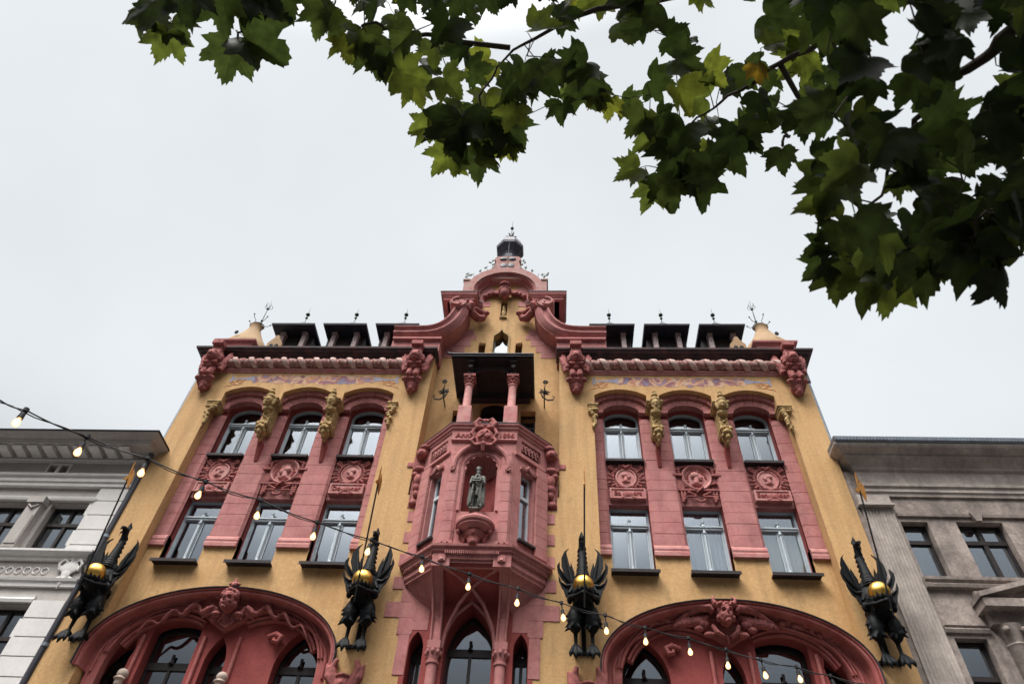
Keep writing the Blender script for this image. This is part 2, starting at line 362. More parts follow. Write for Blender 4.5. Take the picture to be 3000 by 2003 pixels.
# ------------------------------------------------------------------ ground
def struct(o): o['kind'] = 'structure'; return o
struct(MB().box(-60, 60, -60, 30, -0.4, -0.16).build('ground', ROAD))
struct(MB().box(-60, 60, -4.2, .9, -0.155, 0).build('pavement', PAVE))
struct(MB().box(-60, 60, -26, -13.0, -0.155, 0).build('opposite_pavement', PAVE))
kb = MB(); kb.box(-60, 60, -4.4, -4.204, -0.155, 0.004); struct(kb.build('kerb', PAVE)); kb = MB(); kb.box(-60, 60, -12.996, -12.8, -0.155, 0.004); struct(kb.build('kerb', PAVE))

# ------------------------------------------------------------------ the ochre and red town house
H = thing('town_house', 'ornate ochre and red town house with scrolled gable and oriel, between two grey houses', 'house')
# front plane: piers, frieze and the strip round the windows
def bay_hole(sx):
    p = [(3.15, 5.5), (3.15, 17.35), (3.2, 17.35)]
    p += arc(4.01, 16.82, 1.35, 1.35, 126.9, 53.1, 14) + [(4.82, 17.5), (5.2, 17.5)] + arc(6.015, 16.82, 1.35, 1.35, 126.9, 53.1, 14) + [(6.83, 17.5), (7.18, 17.5)] + arc(7.97, 16.82, 1.35, 1.35, 126, 54, 14)
    p += [(8.76, 17.35), (9.0, 17.35), (9.0, 5.5)]
    return [(sx * x, z) for x, z in p]
wl = MB()
outer = [(-9.95, 0), (9.95, 0), (9.95, 19.7), (2.1, 19.7), (2.1, 13.9), (-2.1, 13.9), (-2.1, 19.7), (-9.95, 19.7)]
lanc = lambda c: gothic(c, .19, 7.6, 9.55, .42)
cen = gothic(0, .60, 6.5, 9.55, 1.15, 10)
wl.wall(outer, [bay_hole(1), bay_hole(-1), lanc(1.21), lanc(-1.21), cen], 0, .62)
wl.box(-9.95, 9.95, 1.6, 14, 0, 19.6)                      # the body of the house behind the front
wl.box(-9.95, -9.3, .62, 1.6, 0, 19.7); wl.box(9.3, 9.95, .62, 1.6, 0, 19.7)
wl.build('front_wall', YEL, H)
for sx in (1, -1):
    b = MB(sx)
    wins = [(c - .55, c + .55) for c in (4.02, 6.02, 8.02)]
    hl = []
    for x0, x1 in wins: hl.append([(x0, 11.84), (x0, 12.7), (x1, 12.7), (x1, 11.84)])
    out_ = [(3.0, 7.0), (9.1, 7.0), (9.1, 12.7)]
    for x0, x1 in wins[::-1]: out_ += [(x1, 12.7), (x1, 11.84), (x0, 11.84), (x0, 12.7)]
    out_ += [(3.0, 12.7)]
    big = [(6.07 - 2.93, 7.01)] + arc(6.07, 9.25, 2.93, 1.6, 180, 0, 40) + [(6.07 + 2.93, 7.01)]
    b.wall(out_, [big], .40, .62)
    b.build('sill_wall', YEL, H)
# centre wall above the oriel, rising into the gable
g = MB()
ga = [(-2.15, 13.9), (2.15, 13.9), (2.15, 20.6), (1.95, 21.1), (1.72, 21.8), (1.62, 22.4), (1.5, 23.3), (1.2, 23.6), (1.2, 24.4), (.8, 25.0), (-.8, 25.0), (-1.2, 24.4), (-1.2, 23.6), (-1.5, 23.3), (-1.62, 22.4), (-1.72, 21.8), (-1.95, 21.1), (-2.15, 20.6)]
k7 = lambda x: 2.02 + (x - 2.02) / .958
kz = lambda z: 1.6 + (z - 1.6) / .958
ogee = [(-.27, 20.2), (-.27, 21.55), (-.2, 21.68), (-.08, 21.78), (0, 21.95), (.08, 21.78), (.2, 21.68), (.27, 21.55), (.27, 20.2)]
sm = lambda c: [(c - .12, 20.2), (c - .12, 21.28), (c, 21.38), (c + .12, 21.28), (c + .12, 20.2)]
slit = [(-.12, 22.75), (-.12, 23.75), (.12, 23.75), (.12, 22.75)]
door = arched(-.03, .44, 15.7, 18.1, .3)
sq = lambda a, b_: [(a, 16.3), (a, 17.85), (b_, 17.85), (b_, 16.3)]
g.wall(ga, [ogee, sm(-.66), sm(.66), slit, door, sq(.86, 1.34), sq(-1.34, -.86)], .7, 1.25)
g.box(-2.1, 2.1, 1.6, 3.4, 19.9, 22.6)
g.build('gable_wall', YEL, H)
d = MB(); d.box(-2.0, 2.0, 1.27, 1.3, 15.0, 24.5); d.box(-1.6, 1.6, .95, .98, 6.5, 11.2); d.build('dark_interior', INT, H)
# red quoin blocks painted stepwise on the gable and beside the oriel
q = MB()
for sx in (1, -1):
    q.sx = sx
    for (x0, z0, z1) in [(1.22, 20.55, 20.85), (1.02, 20.85, 21.17), (.8, 21.17, 21.5), (.6, 21.5, 21.78), (.75, 21.78, 22.05)]:
        z0 = 20.42 + (z0 - 20.55) * 1.04; z1 = 20.42 + (z1 - 20.55) * 1.04
        q.box(2.55 - x0 - .05 if False else [1.45, 1.27, 1.08, .90, 1.0][[20.55, 20.85, 21.17, 21.5, 21.78].index(round((z0 - 20.42) / 1.04 + 20.55, 2))], 2.1, .685, .72, z0, z1 - .012)
    q.build('gable_quoin', PINK, H); q = MB(sx)
    for (x0, z0, z1) in [(.52, 22.75, 23.05), (.70, 23.06, 23.36), (.42, 23.37, 23.72), (.62, 23.73, 24.05), (.30, 24.06, 24.6)]:
        q.box(x0 + .12, 1.25, .685, .72, z0, z1)
    q.build('gable_quoin', PINK, H); q = MB()
q = MB()
for sx in (1, -1):
    q.sx = sx
    z = 14.0; k = 0
    while z > 11.5:
        q.box(1.5, 1.98 if k % 2 == 0 else 1.72, -.022, .02, z - .33 + .008, z); z -= .33; k += 1
    for (x1, h) in [(2.02, .34), (1.75, .34), (2.1, .40), (1.72, .42), (1.66, .95)]:
        q.box(1.36 if h < .9 else 1.4, x1, -.022, .02, z - h + .008, z); z -= h
    q.box(1.0, 1.42, -.02, .02, 9.98, 11.2)
    q.build('quoin', RED, H); q = MB()

# ---------------------------------------------------------------- windows of the two upper storeys
def frame_bar(mb, x0, x1, y0, y1, z0, z1): mb.box(x0, x1, y0, y1, z0, z1)
def win_upper(cx, sx):
    f = MB(sx); z0 = 15.6; zs = 17.42; hw = .56
    shape = arched(cx, hw, z0, zs, .34); inner = arched(cx, hw - .075, z0 + .07, zs, .265)
    f.wall(shape, [inner], .70, .80)
    f.box(cx - hw + .07, cx + hw - .07, .66, .78, 17.0, 17.10); f.box(cx - hw + .05, cx + hw - .05, .63, .70, 17.055, 17.10)
    f.box(cx - .045, cx + .045, .70, .78, z0 + .06, 17.0)
    f.tube([(cx, .675, z0 + .25), (cx, .675, 16.98)], .03, 8)
    f.ell((cx, .66, 16.9), (.045, .04, .06)); f.ell((cx, .66, z0 + .28), (.045, .04, .05))
    f.lathe([(.0, 0), (.06, 0), (.05, .05), (.025, .08), (.045, .13), (.045, .17), (0, .19)], (cx, .68, 17.10), 8)
    for s in (-1, 1):
        x = cx + s * .27
        f.box(x - .215, x - .185, .72, .77, z0 + .07, 17.0); f.box(x + .185, x + .215, .72, .77, z0 + .07, 17.0)
        f.box(x - .2, x + .2, .72, .77, z0 + .07, z0 + .11); f.box(x - .2, x + .2, .72, .77, 16.95, 17.0)
    o = f.build('window', FRM, H)
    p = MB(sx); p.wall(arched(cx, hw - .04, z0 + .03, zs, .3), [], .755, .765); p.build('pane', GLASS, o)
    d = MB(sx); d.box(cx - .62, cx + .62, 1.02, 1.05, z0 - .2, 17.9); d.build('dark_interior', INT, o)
    return o
def win_lower(cx, sx, curtain=None):
    f = MB(sx); z0 = 11.86; z1 = 14.08; hw = .56; zt = 13.46
    f.wall([(cx - hw, z0), (cx - hw, z1), (cx + hw, z1), (cx + hw, z0)], [[(cx - hw + .07, z0 + .06), (cx - hw + .07, z1 - .07), (cx + hw - .07, z1 - .07), (cx + hw - .07, z0 + .06)]], .70, .80)
    f.box(cx - hw + .07, cx + hw - .07, .66, .78, zt - .05, zt + .05); f.box(cx - hw + .05, cx + hw - .05, .63, .70, zt + .01, zt + .05)
    f.box(cx - .045, cx + .045, .70, .78, z0 + .06, zt - .05)
    f.tube([(cx, .675, z0 + .25), (cx, .675, zt - .06)], .03, 8)
    f.ell((cx, .66, zt - .15), (.045, .04, .06)); f.ell((cx, .66, z0 + .3), (.045, .04, .05))
    f.lathe([(.0, 0), (.06, 0), (.05, .05), (.025, .08), (.045, .13), (.045, .17), (0, .19)], (cx, .68, zt + .05), 8)
    for s in (-1, 1):
        x = cx + s * .27
        f.box(x - .215, x - .185, .72, .77, z0 + .07, zt - .05); f.box(x + .185, x + .215, .72, .77, z0 + .07, zt - .05)
        f.box(x - .2, x + .2, .72, .77, z0 + .07, z0 + .11)
    o = f.build('window', FRM, H)
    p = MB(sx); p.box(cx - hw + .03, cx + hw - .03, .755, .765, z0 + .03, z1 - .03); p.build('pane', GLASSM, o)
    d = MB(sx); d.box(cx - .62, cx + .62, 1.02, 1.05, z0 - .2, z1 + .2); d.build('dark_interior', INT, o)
    s_ = MB(sx); s_.box(cx - .60, cx + .60, .17, .72, 11.80, 11.845); s_.box(cx - .62, cx + .62, .15, .172, 11.765, 11.85); s_.build('sill', DWOOD, o)
    if curtain:
        c = MB(sx); pts = [(cx - .5 + i * .02, .86 + .02 * math.sin(i * 1.1)) for i in range(51)]
        c.sweep(pts, [(0, z0), (0, z1 - .1), (.005, z1 - .1), (.005, z0)], 'xy'); c.build('curtain', curtain, o)
    return o
for sx in (1, -1):
    for i, cx in enumerate((4.02, 6.02, 8.02)):
        win_upper(cx, sx)
        win_lower(cx, sx, {(1, 1): CURT, (1, 2): CURTY}.get((sx, i)))

# ---------------------------------------------------------------- red piers between the windows, laid in blocks
PIERS = [(3.16, 3.47, 0, 1), (4.57, 5.47, 1, 1), (6.57, 7.47, 1, 1), (8.57, 8.99, 1, 0)]
for sx in (1, -1):
    bk = MB(sx)
    holes = [arched(c, .55, 11.86, 17.42, .34) for c in (4.02, 6.02, 8.02)]
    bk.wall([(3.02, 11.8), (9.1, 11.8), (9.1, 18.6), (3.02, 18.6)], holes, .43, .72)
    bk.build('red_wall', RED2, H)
    for (x0, x1, cl, cr) in PIERS:
        p = MB(sx); z = 12.70; ch = .075
        while z < 17.2:
            zt = min(z + .36, 17.22); y = .36 + random.uniform(-.004, .004)
            pl = [(x0, .5)] + ([(x0, y + ch), (x0 + ch, y)] if cl else [(x0, y)]) + ([(x1 - ch, y), (x1, y + ch)] if cr else [(x1, y)]) + [(x1, .5)]
            p.hprism(pl, z, zt - .012); z += .36
        p.build('pier_block', RED, H)
        p = MB(sx)
        prof = [(0, 12.36), (.05, 12.36), (.055, 12.46), (.035, 12.5), (.05, 12.56), (.03, 12.63), (0, 12.69)]
        path = [(x0 - (.0 if cl else 0), .5)] * 0 + [(x0, .36), (x1, .36)]
        p.sweep(path, [(0 if o == 0 else o, z) for o, z in prof] + [(-.12, 12.69), (-.12, 12.36)], 'xy'); p.build('pier_base', PINK, H)
    # arch heads of the windows: rings of wedge stones
    for cx in (4.02, 6.02, 8.02):
        a = MB(sx); n = 9
        for (r0, r1, y, e0, e1) in [(.56, .82, .27, .34, .58), (.84, 1.12, .17, .60, .98)]:
            for i in range(n):
                t0 = 180 - 180 * i / n - .5; t1 = 180 - 180 * (i + 1) / n + .5
                pl = arc(cx, 17.41, r0, e0, t0, t1, 3) + arc(cx, 17.41, r1, e1, t1, t0, 3)
                pl = [(min(max(x, cx - .9), cx + .9), z) for x, z in pl]
                a.prism(pl, y, .5)
        a.sweep(arc(cx, 17.42, .57, .36, 180, 0, 24), [(0, .28), (.03, .255), (.06, .28), (.06, .42), (0, .42)], 'xz', flip=-1)
        a.build('arch_ring', RED, H)

# ---------------------------------------------------------------- carved panels between the storeys
def leafy(mb, x, y, z, ang, ln, wd):
    """one carved leaf in relief"""
    c, s = math.cos(ang), math.sin(ang)
    mb.ell((x + c * ln / 2, y, z + s * ln / 2), (ln / 2, .03, wd / 2), (0, -ang, 0), 8, 6)
def profile_head(mb, x, y, z, s, f=1):
    """a head in profile on a medallion, looking to the side f"""
    mb.ell((x, y, z + .02 * s), (.50 * s, .22 * s, .56 * s), None, 10, 7)
    mb.ell((x + f * .30 * s, y, z - .12 * s), (.26 * s, .2 * s, .36 * s), None, 8, 6)
    mb.ell((x + f * .58 * s, y, z - .06 * s), (.13 * s, .12 * s, .11 * s), (0, .5 * f, 0), 8, 6)
    mb.ell((x + f * .46 * s, y, z - .36 * s), (.12 * s, .12 * s, .1 * s), None, 8, 6)
    mb.ell((x - f * .18 * s, y - .06 * s, z + .2 * s), (.50 * s, .24 * s, .42 * s), None, 10, 7)
    mb.cap((x - f * .05 * s, y, z - .3 * s), (x - f * .12 * s, y, z - .85 * s), .27 * s, .36 * s, 8)
    mb.ell((x - f * .05 * s, y, z - .95 * s), (.62 * s, .2 * s, .22 * s), None, 10, 6)
def panel(cx, kind, word=None, ring=None, face=1):
    b = MB(); b.box(cx - .55, cx + .55, .50, .72, 14.06, 15.5); o = b.build('relief_panel', RED, H)
    l = MB(); l.box(cx - .56, cx + .56, .30, .72, 15.50, 15.585); l.build('ledge', DWOOD, o)
    m = MB(); zc = 14.97
    if kind == 'wreath':
        m.M = Matrix.Translation((cx, .5, zc)) @ Matrix.Rotation(R(90), 4, 'X')
        m.lathe([(0, 0), (.30, 0), (.31, .05), (.29, .075), (.265, .075), (.25, .05), (0, .055)], (0, 0, 0), 28, sy=1.12)
        m.M = None; profile_head(m, cx, .44, zc + .06, .2, face); md = m.build('medallion', PINK, o, smooth=40)
        w_ = MB(); rnd = random.Random(int(cx * 10) + 3)
        for i in range(26):
            a = 2 * math.pi * i / 26; r = .33
            for s in (-1, 1):
                leafy(w_, cx + math.cos(a) * r, .45, zc + math.sin(a) * r * 1.1, a + s * .6 + rnd.uniform(-.3, .3), .11 + rnd.uniform(0, .04), .06)
        for a, ln in [(45, .62), (135, .62), (37, .6), (143, .6), (70, .5), (110, .5), (12, .52), (168, .52), (-6, .54), (186, .54), (-22, .55), (202, .55), (-36, .5), (216, .5)]:
            c, s = math.cos(R(a)), math.sin(R(a)); rr = .33
            L_ = min(ln, .52 / max(.01, abs(c)))
            w_.cap((cx + c * rr, .47, zc + s * rr), (cx + c * L_, .43, zc + s * L_), .022, .04, 6)
        w_.ell((cx + .05, .42, zc + .4), (.12, .05, .05), (0, -.7, 0)); w_.ell((cx - .04, .42, zc + .4), (.1, .05, .05), (0, .5, 0))
        w_.ell((cx - .12, .41, zc - .37), (.14, .06, .05), (0, .4, 0)); w_.ell((cx + .1, .41, zc - .36), (.14, .06, .05), (0, -.3, 0))
        w_.ell((cx, .41, zc - .62), (.16, .07, .12)); w_.cap((cx, .38, zc - .66), (cx - .2, .4, zc - .78), .03, .055, 6); w_.cap((cx, .38, zc - .66), (cx + .2, .4, zc - .76), .03, .055, 6)
        w_.build('wreath', CARVE, o, smooth=50)
        t = MB(); t.wall([(cx - .5, 14.2), (cx - .5, 14.55), (cx + .5, 14.55), (cx + .5, 14.2)], [[(cx - .45, 14.24), (cx - .45, 14.51), (cx + .45, 14.51), (cx + .45, 14.24)]], .36, .5)
        t.box(cx - .46, cx + .46, .385, .5, 14.23, 14.52); t.build('name_tablet', PINK, o)
        if word:
            t = MB(); text_mb(t, word[0], .2, fm(cx - .29, .382, 14.38), .02); t.build('inscription', RED2, o); t = MB(); text_mb(t, word[1], .2, fm(cx + .27, .382, 14.38), .02); t.build('inscription', RED2, o)
    else:
        zc = 14.99
        m.M = Matrix.Translation((cx, .5, zc)) @ Matrix.Rotation(R(90), 4, 'X')
        m.lathe([(0, 0), (.42, 0), (.43, .10), (.40, .14), (.36, .10), (.33, .04), (0, .045)], (0, 0, 0), 32, sy=1.08)
        m.M = None; profile_head(m, cx, .43, zc + .04, .26, face); m.build('medallion', PINK, o, smooth=40)
        t = MB()
        for ln, a0, st in ((ring[0], 196, -15.5), (ring[1], 62, -15.5)):
            for i, chh in enumerate(ln):
                a = a0 + st * i
                text_mb(t, chh, .135, fm(cx + .272 * math.cos(R(a)), .455, zc + .295 * math.sin(R(a)), a - 90), .015)
            t.build('inscription', RED2, o); t = MB()
        w_ = MB()
        for s in (-1, 1):
            w_.box(cx + s * .55 - .13, cx + s * .55 + .13, .34, .55, 15.02, 15.09)
            w_.box(cx + s * .47 - .09, cx + s * .47 + .09, .42, .55, 14.62, 15.02)
            w_.box(cx + s * .28 - .3, cx + s * .28 + .28, .38, .52, 14.52, 14.58)
            for k in range(9):
                r, c_ = divmod(k, 2); w_.ell((cx + s * .44 + (c_ - .5) * .09 * (1 - r * .12), .44, 14.48 - r * .075), (.05, .05, .06), (0, .3 * (c_ - .5), 0), 8, 6)
            for k in range(6): leafy(w_, cx + s * (.05 + k * .085), .42, 15.46 - k * k * .006, R(-20 if s > 0 else 200), .13, .07)
            for k in range(4): w_.ell((cx + s * .48, .44, 15.35 - k * .075), (.055, .05, .055), None, 8, 6)
            w_.cap((cx + s * .1, .40, 14.36), (cx + s * .3, .38, 14.44), .03, .04, 6); w_.cap((cx + s * .12, .38, 14.30), (cx + s * .33, .38, 14.30), .03, .03, 6)
        w_.tube([(cx + .13 * math.cos(t_), .38, 14.22 + .09 * math.sin(t_)) for t_ in [math.pi * (1 + i / 8) for i in range(9)]], .03, 8)
        w_.box(cx - .36, cx - .26, .40, .52, 14.66, 14.86); w_.lathe([(.0, 0), (.1, 0), (.1, .03), (.03, .05), (.03, .12), (0, .14)], (cx + .46, .42, 14.72), 10)
        w_.cap((cx - .08, .35, 14.42), (cx + .1, .33, 14.58), .02, .035, 6)
        w_.build('trophy', CARVE, o, smooth=50)
    return o
panel(-8.02, 'wreath', ('B', 'er'), face=1); panel(-6.02, 'ring', ring=('Peter', 'Vischer'), face=-1); panel(-4.02, 'wreath', ('Do', 'ner'), face=-1)
panel(4.02, 'wreath', ('Ba', 'ers'), face=1); panel(6.02, 'ring', ring=('Albrecht', 'Dürer'), face=1); panel(8.02, 'wreath', ('Sen', 'lder'), face=-1)

# ---------------------------------------------------------------- main cornice, rope moulding, painted frieze
for sx in (1, -1):
    c = MB(sx)
    prof = [(-.5, 19.38), (.05, 19.40), (.05, 19.47), (.11, 19.49), (.13, 19.55), (.2, 19.57), (.21, 19.62), (.29, 19.64), (.31, 19.70), (.36, 19.72), (.37, 19.79), (-.5, 19.80)]
    c.sweep([(2.36, .3), (2.36, 0), (9.98, 0), (9.98, .8)], prof, 'xy'); c.build('cornice', CORN, H, smooth=25)
    r = MB(sx); n = 26; m = 300; vs = []; fs = []; x0, x1 = 2.6, 9.6; rnd = random.Random(5)
    for i in range(m + 1):
        x = x0 + (x1 - x0) * i / m
        for k in range(n):
            a = 2 * math.pi * k / n; ph = (k / n - sx * x / .56) % 1
            if ph < .36: rr = .21 + .015 * math.sin(ph / .36 * math.pi)
            else: rr = .145 + .03 * math.sin((ph - .36) / .64 * math.pi) + .016 * math.sin(x * 61 + k * 1.9) * math.sin(k * 2.3 + x * 17) + rnd.uniform(-.006, .006)
            vs.append((x, -.10 + rr * math.cos(a), 19.18 + rr * math.sin(a)))
    for i in range(m):
        for k in range(n): fs.append((i * n + k, i * n + (k + 1) % n, (i + 1) * n + (k + 1) % n, (i + 1) * n + k))
    r.add(vs, fs); r.m = [1 if (k / n - sx * (x0 + (x1 - x0) * i / m) / .56) % 1 < .36 else 0 for i in range(m) for k in range(n)]; r.build('rope_moulding', [ROPE, RIBB], H, smooth=40)
    s = MB(sx); s.sweep([(2.45, 0), (9.9, 0)], [(-.1, 18.82), (.03, 18.82), (.05, 18.87), (.09, 18.90), (.10, 18.96), (.05, 19.0), (-.1, 19.0)], 'xy'); s.build('string_course', PINK, H, smooth=25)
    # painted trumpets, garland and ribbons on the plaster, a coat of paint thick
    c0 = 5.98; fz = MB(sx); rnd = random.Random(11)
    top = [(c0 - 2.05 + i * .1, 18.71 + rnd.uniform(-.02, .03)) for i in range(42)]; bot = [(c0 + 2.05 - i * .1, 18.33 + rnd.uniform(-.06, .05) + .07 * abs(1 - i / 20.5) ** 3) for i in range(42)]
    fz.prism(top + bot, -.004, .01); o = fz.build('painted_frieze', MURAL, H)
    t = MB(sx)
    for s_ in (1, -1):
        X = lambda u: c0 + s_ * u
        t.prism([(X(2.0), 18.68), (X(2.25), 18.60), (X(2.5), 18.565), (X(2.72), 18.55), (X(2.74), 18.70), (X(2.8), 18.70), (X(2.82), 18.37), (X(2.76), 18.37), (X(2.72), 18.48), (X(2.5), 18.50), (X(2.25), 18.48), (X(2.0), 18.44)], -.006, .01)
        t.build('painted_trumpet', PBLUE, o); t = MB(sx)
    rb = MB(sx)
    for s_ in (1, -1):
        X = lambda u: c0 + s_ * u
        for pts in ([(2.3, 18.54), (2.33, 18.42), (2.45, 18.34), (2.56, 18.40), (2.5, 18.47), (2.4, 18.43), (2.36, 18.30), (2.5, 18.24), (2.66, 18.26)],
                    [(2.52, 18.55), (2.58, 18.42), (2.66, 18.34), (2.76, 18.30), (2.74, 18.4), (2.66, 18.38), (2.6, 18.28), (2.7, 18.2), (2.84, 18.18), (2.9, 18.1)]):
            rb.tube([(X(u), -.001, z) for u, z in pts], .011, 5)
        rb.build('painted_ribbon', PRED, o); rb = MB(sx)

# ---------------------------------------------------------------- winged lion brackets under the cornice
def lion(px, proto=[None]):
    if proto[0] is not None: return copy_part(proto[0], H, (px, 0, 0))
    b = MB(); 
    b.box(-.19, .19, -.62, .1, 19.66, 19.84); b.box(-.15, .15, -.5, .1, 19.35, 19.7)
    b.ell((0, -.42, 19.18), (.24, .26, .26)); b.ell((0, -.58, 19.10), (.13, .16, .12)); b.ell((0, -.68, 19.11), (.06, .05, .04))
    b.ell((-.1, -.6, 19.25), (.06, .06, .05)); b.ell((.1, -.6, 19.25), (.06, .06, .05)); b.ell((0, -.56, 18.98), (.1, .12, .05))
    for i in range(14):
        a = 2 * math.pi * i / 14; b.ell((.25 * math.cos(a), -.36 + .02 * math.sin(3 * a), 19.17 + .25 * math.sin(a)), (.075, .1, .075))
    for s in (-1, 1): b.cap((s * .14, -.46, 19.40), (s * .17, -.42, 19.5), .05, .025)
    b.box(-.23, .23, -.52, .1, 18.84, 18.90); b.ell((0, -.28, 18.78), (.15, .2, .14))
    for s in (-1, 1):
        b.ell((s * .11, -.34, 18.50), (.11, .14, .18)); b.ell((s * .12, -.42, 18.38), (.08, .1, .09)); b.cap((s * .12, -.3, 18.66), (s * .1, -.25, 18.8), .1, .09)
    for i in range(7):
        x = (i - 3) * .075; b.cap((x, -.36, 18.26), (x * .8, -.2, 18.08), .055, .045)
    b.cap((-.25, -.3, 18.27), (.25, -.3, 18.27), .085); b.ell((0, -.12, 18.1), (.22, .2, .2))
    b.ell((0, -.2, 17.96), (.085, .1, .13)); b.ell((-.07, -.16, 17.92), (.05, .06, .09), (0, .4, 0)); b.ell((.07, -.16, 17.92), (.05, .06, .09), (0, -.4, 0)); b.ell((0, -.12, 17.85), (.05, .06, .08))
    o = sculpt('lion_bracket', b, CARVE, None, .014, 1); o.parent = H; o.location = (px, 0, 0)
    for s in (-1, 1):
        w_ = MB(s)
        for k, (x, z, L_) in enumerate([(.46, 19.68, .6), (.40, 19.62, .56), (.52, 19.52, .5), (.5, 19.36, .42), (.48, 19.22, .34), (.46, 19.08, .28)]):
            w_.chain([(.26, -.28, 18.95 + k * .012), (.26 + (x - .26) * .7, -.24, 18.95 + (z - 18.95) * .45), (x - .02, -.17, z - .06), (x - .05, -.14, z)], [.055, .065, .05, .022], 8)
        for k in range(5): w_.chain([(.25, -.27, 18.9 - k * .03), (.37, -.26, 18.93 - k * .05), (.47 - k * .02, -.2, 18.95 - k * .07)], [.045, .045, .025], 8)
        w_.ell((.27, -.28, 18.92), (.09, .08, .12))
        sculpt('wing', w_, CARVE, o, .016, 1)
    proto[0] = o; o.location = (cx, 0, 0) if "cx" in locals() else (px, 0, 0); return o
for px in (2.64, -2.64, 9.5, -9.5): lion(px)

# ---------------------------------------------------------------- gilt-ochre carved consoles between the window heads
def herm(px, kind, rnd):
    b = MB(); y = -.02
    b.box(-.25, .25, -.3, .3, 17.36, 17.42); b.box(-.22, .22, -.26, .3, 17.28, 17.36)
    b.box(-.13, .13, -.12, .36, 16.5, 17.3); b.box(-.16, .16, -.22, .36, 16.38, 16.46); b.box(-.14, .14, -.18, .36, 16.3, 16.38)
    b.ell((0, -.32, 17.22), (.135, .15, .19)); b.ell((0, -.45, 17.17), (.03, .05, .06)); b.ell((0, -.30, 17.36), (.16, .17, .12)); b.ell((0, -.34, 17.55), (.1, .11, .08)); b.ell((0, -.36, 17.66), (.07, .08, .06))
    b.ell((-.055, -.42, 17.24), (.035, .03, .018)); b.ell((.055, -.42, 17.24), (.035, .03, .018)); b.ell((0, -.43, 17.08), (.05, .04, .025))
    if kind == 0:
        for i in range(9): b.cap((rnd.uniform(-.09, .09), -.36, 17.06), (rnd.uniform(-.1, .1), -.34, 16.86), .045, .02, 7)
    else:
        for i in range(12): a = R(-30 + i * 22); b.ell((.15 * math.cos(a), -.28, 17.2 + .19 * math.sin(a)), .055)
    b.ell((0, -.18, 16.98), (.17, .14, .12))
    for s in (-1, 1):
        b.tube([(s * (.02 + .09 * math.sin(t * .9)), -.145, 16.9 - t * .055) for t in range(8)], .022, 6)
        b.ell((s * .13, -.2, 16.34), (.06, .07, .06)); b.ell((s * .08, -.2, 16.2), (.06, .08, .07)); b.ell((s * .12, -.12, 16.12), (.05, .08, .07))
    b.ell((0, -.22, 16.22), (.08, .09, .1)); b.ell((0, -.16, 16.05), (.075, .1, .1)); b.ell((0, -.1, 15.94), (.045, .08, .09)); b.ell((0, .0, 16.15), (.13, .2, .16)); b.ell((0, .1, 15.98), (.06, .2, .1))
    o = sculpt('carved_console', b, CREAM, None, .015, 1); o.parent = H; o.location = (px, 0, 0)
    p = MB(); p.add([(-.07, .36, 15.92), (.07, .36, 15.92), (.055, .355, 15.3), (-.055, .355, 15.3), (-.07, .10, 15.98), (.07, .10, 15.98), (.05, .33, 15.32), (-.05, .33, 15.32)], [(0, 1, 2, 3), (4, 7, 6, 5), (0, 4, 5, 1), (3, 2, 6, 7), (0, 3, 7, 4), (1, 5, 6, 2)])
    p.build('tapered_shaft', RED2, o)
    return o
rr = random.Random(3)
for sx in (1, -1):
    herm(sx * 5.01, 0 if sx < 0 else 0, rr); herm(sx * 7.0, 1, rr)
    for xc, wv, mir in ((3.14, .17, 1), (8.95, .22, -1)):
        b = MB(); b.box(-wv, wv, -.1, .4, 17.40, 17.46); b.box(-wv + .03, wv - .03, -.07, .4, 17.32, 17.40); b.box(-wv + .05, wv - .05, -.04, .4, 17.2, 17.34)
        for k in range(9): b.ell((random.uniform(-.1, .1) * (1 - k * .06) , -.06, 17.2 - k * .09), (.085 - k * .004, .08, .07), (0, random.uniform(-.6, .6), 0))
        b.ell((-.09, -.08, 17.18), (.09, .07, .06)); b.ell((.09, -.08, 17.18), (.09, .07, .06)); b.cap((0, -.02, 16.6), (0, .0, 16.35), .06, .025)
        o = sculpt('carved_console', b, CREAM, None, .016, 1); o.parent = H; o.location = (sx * xc, 0, 0)

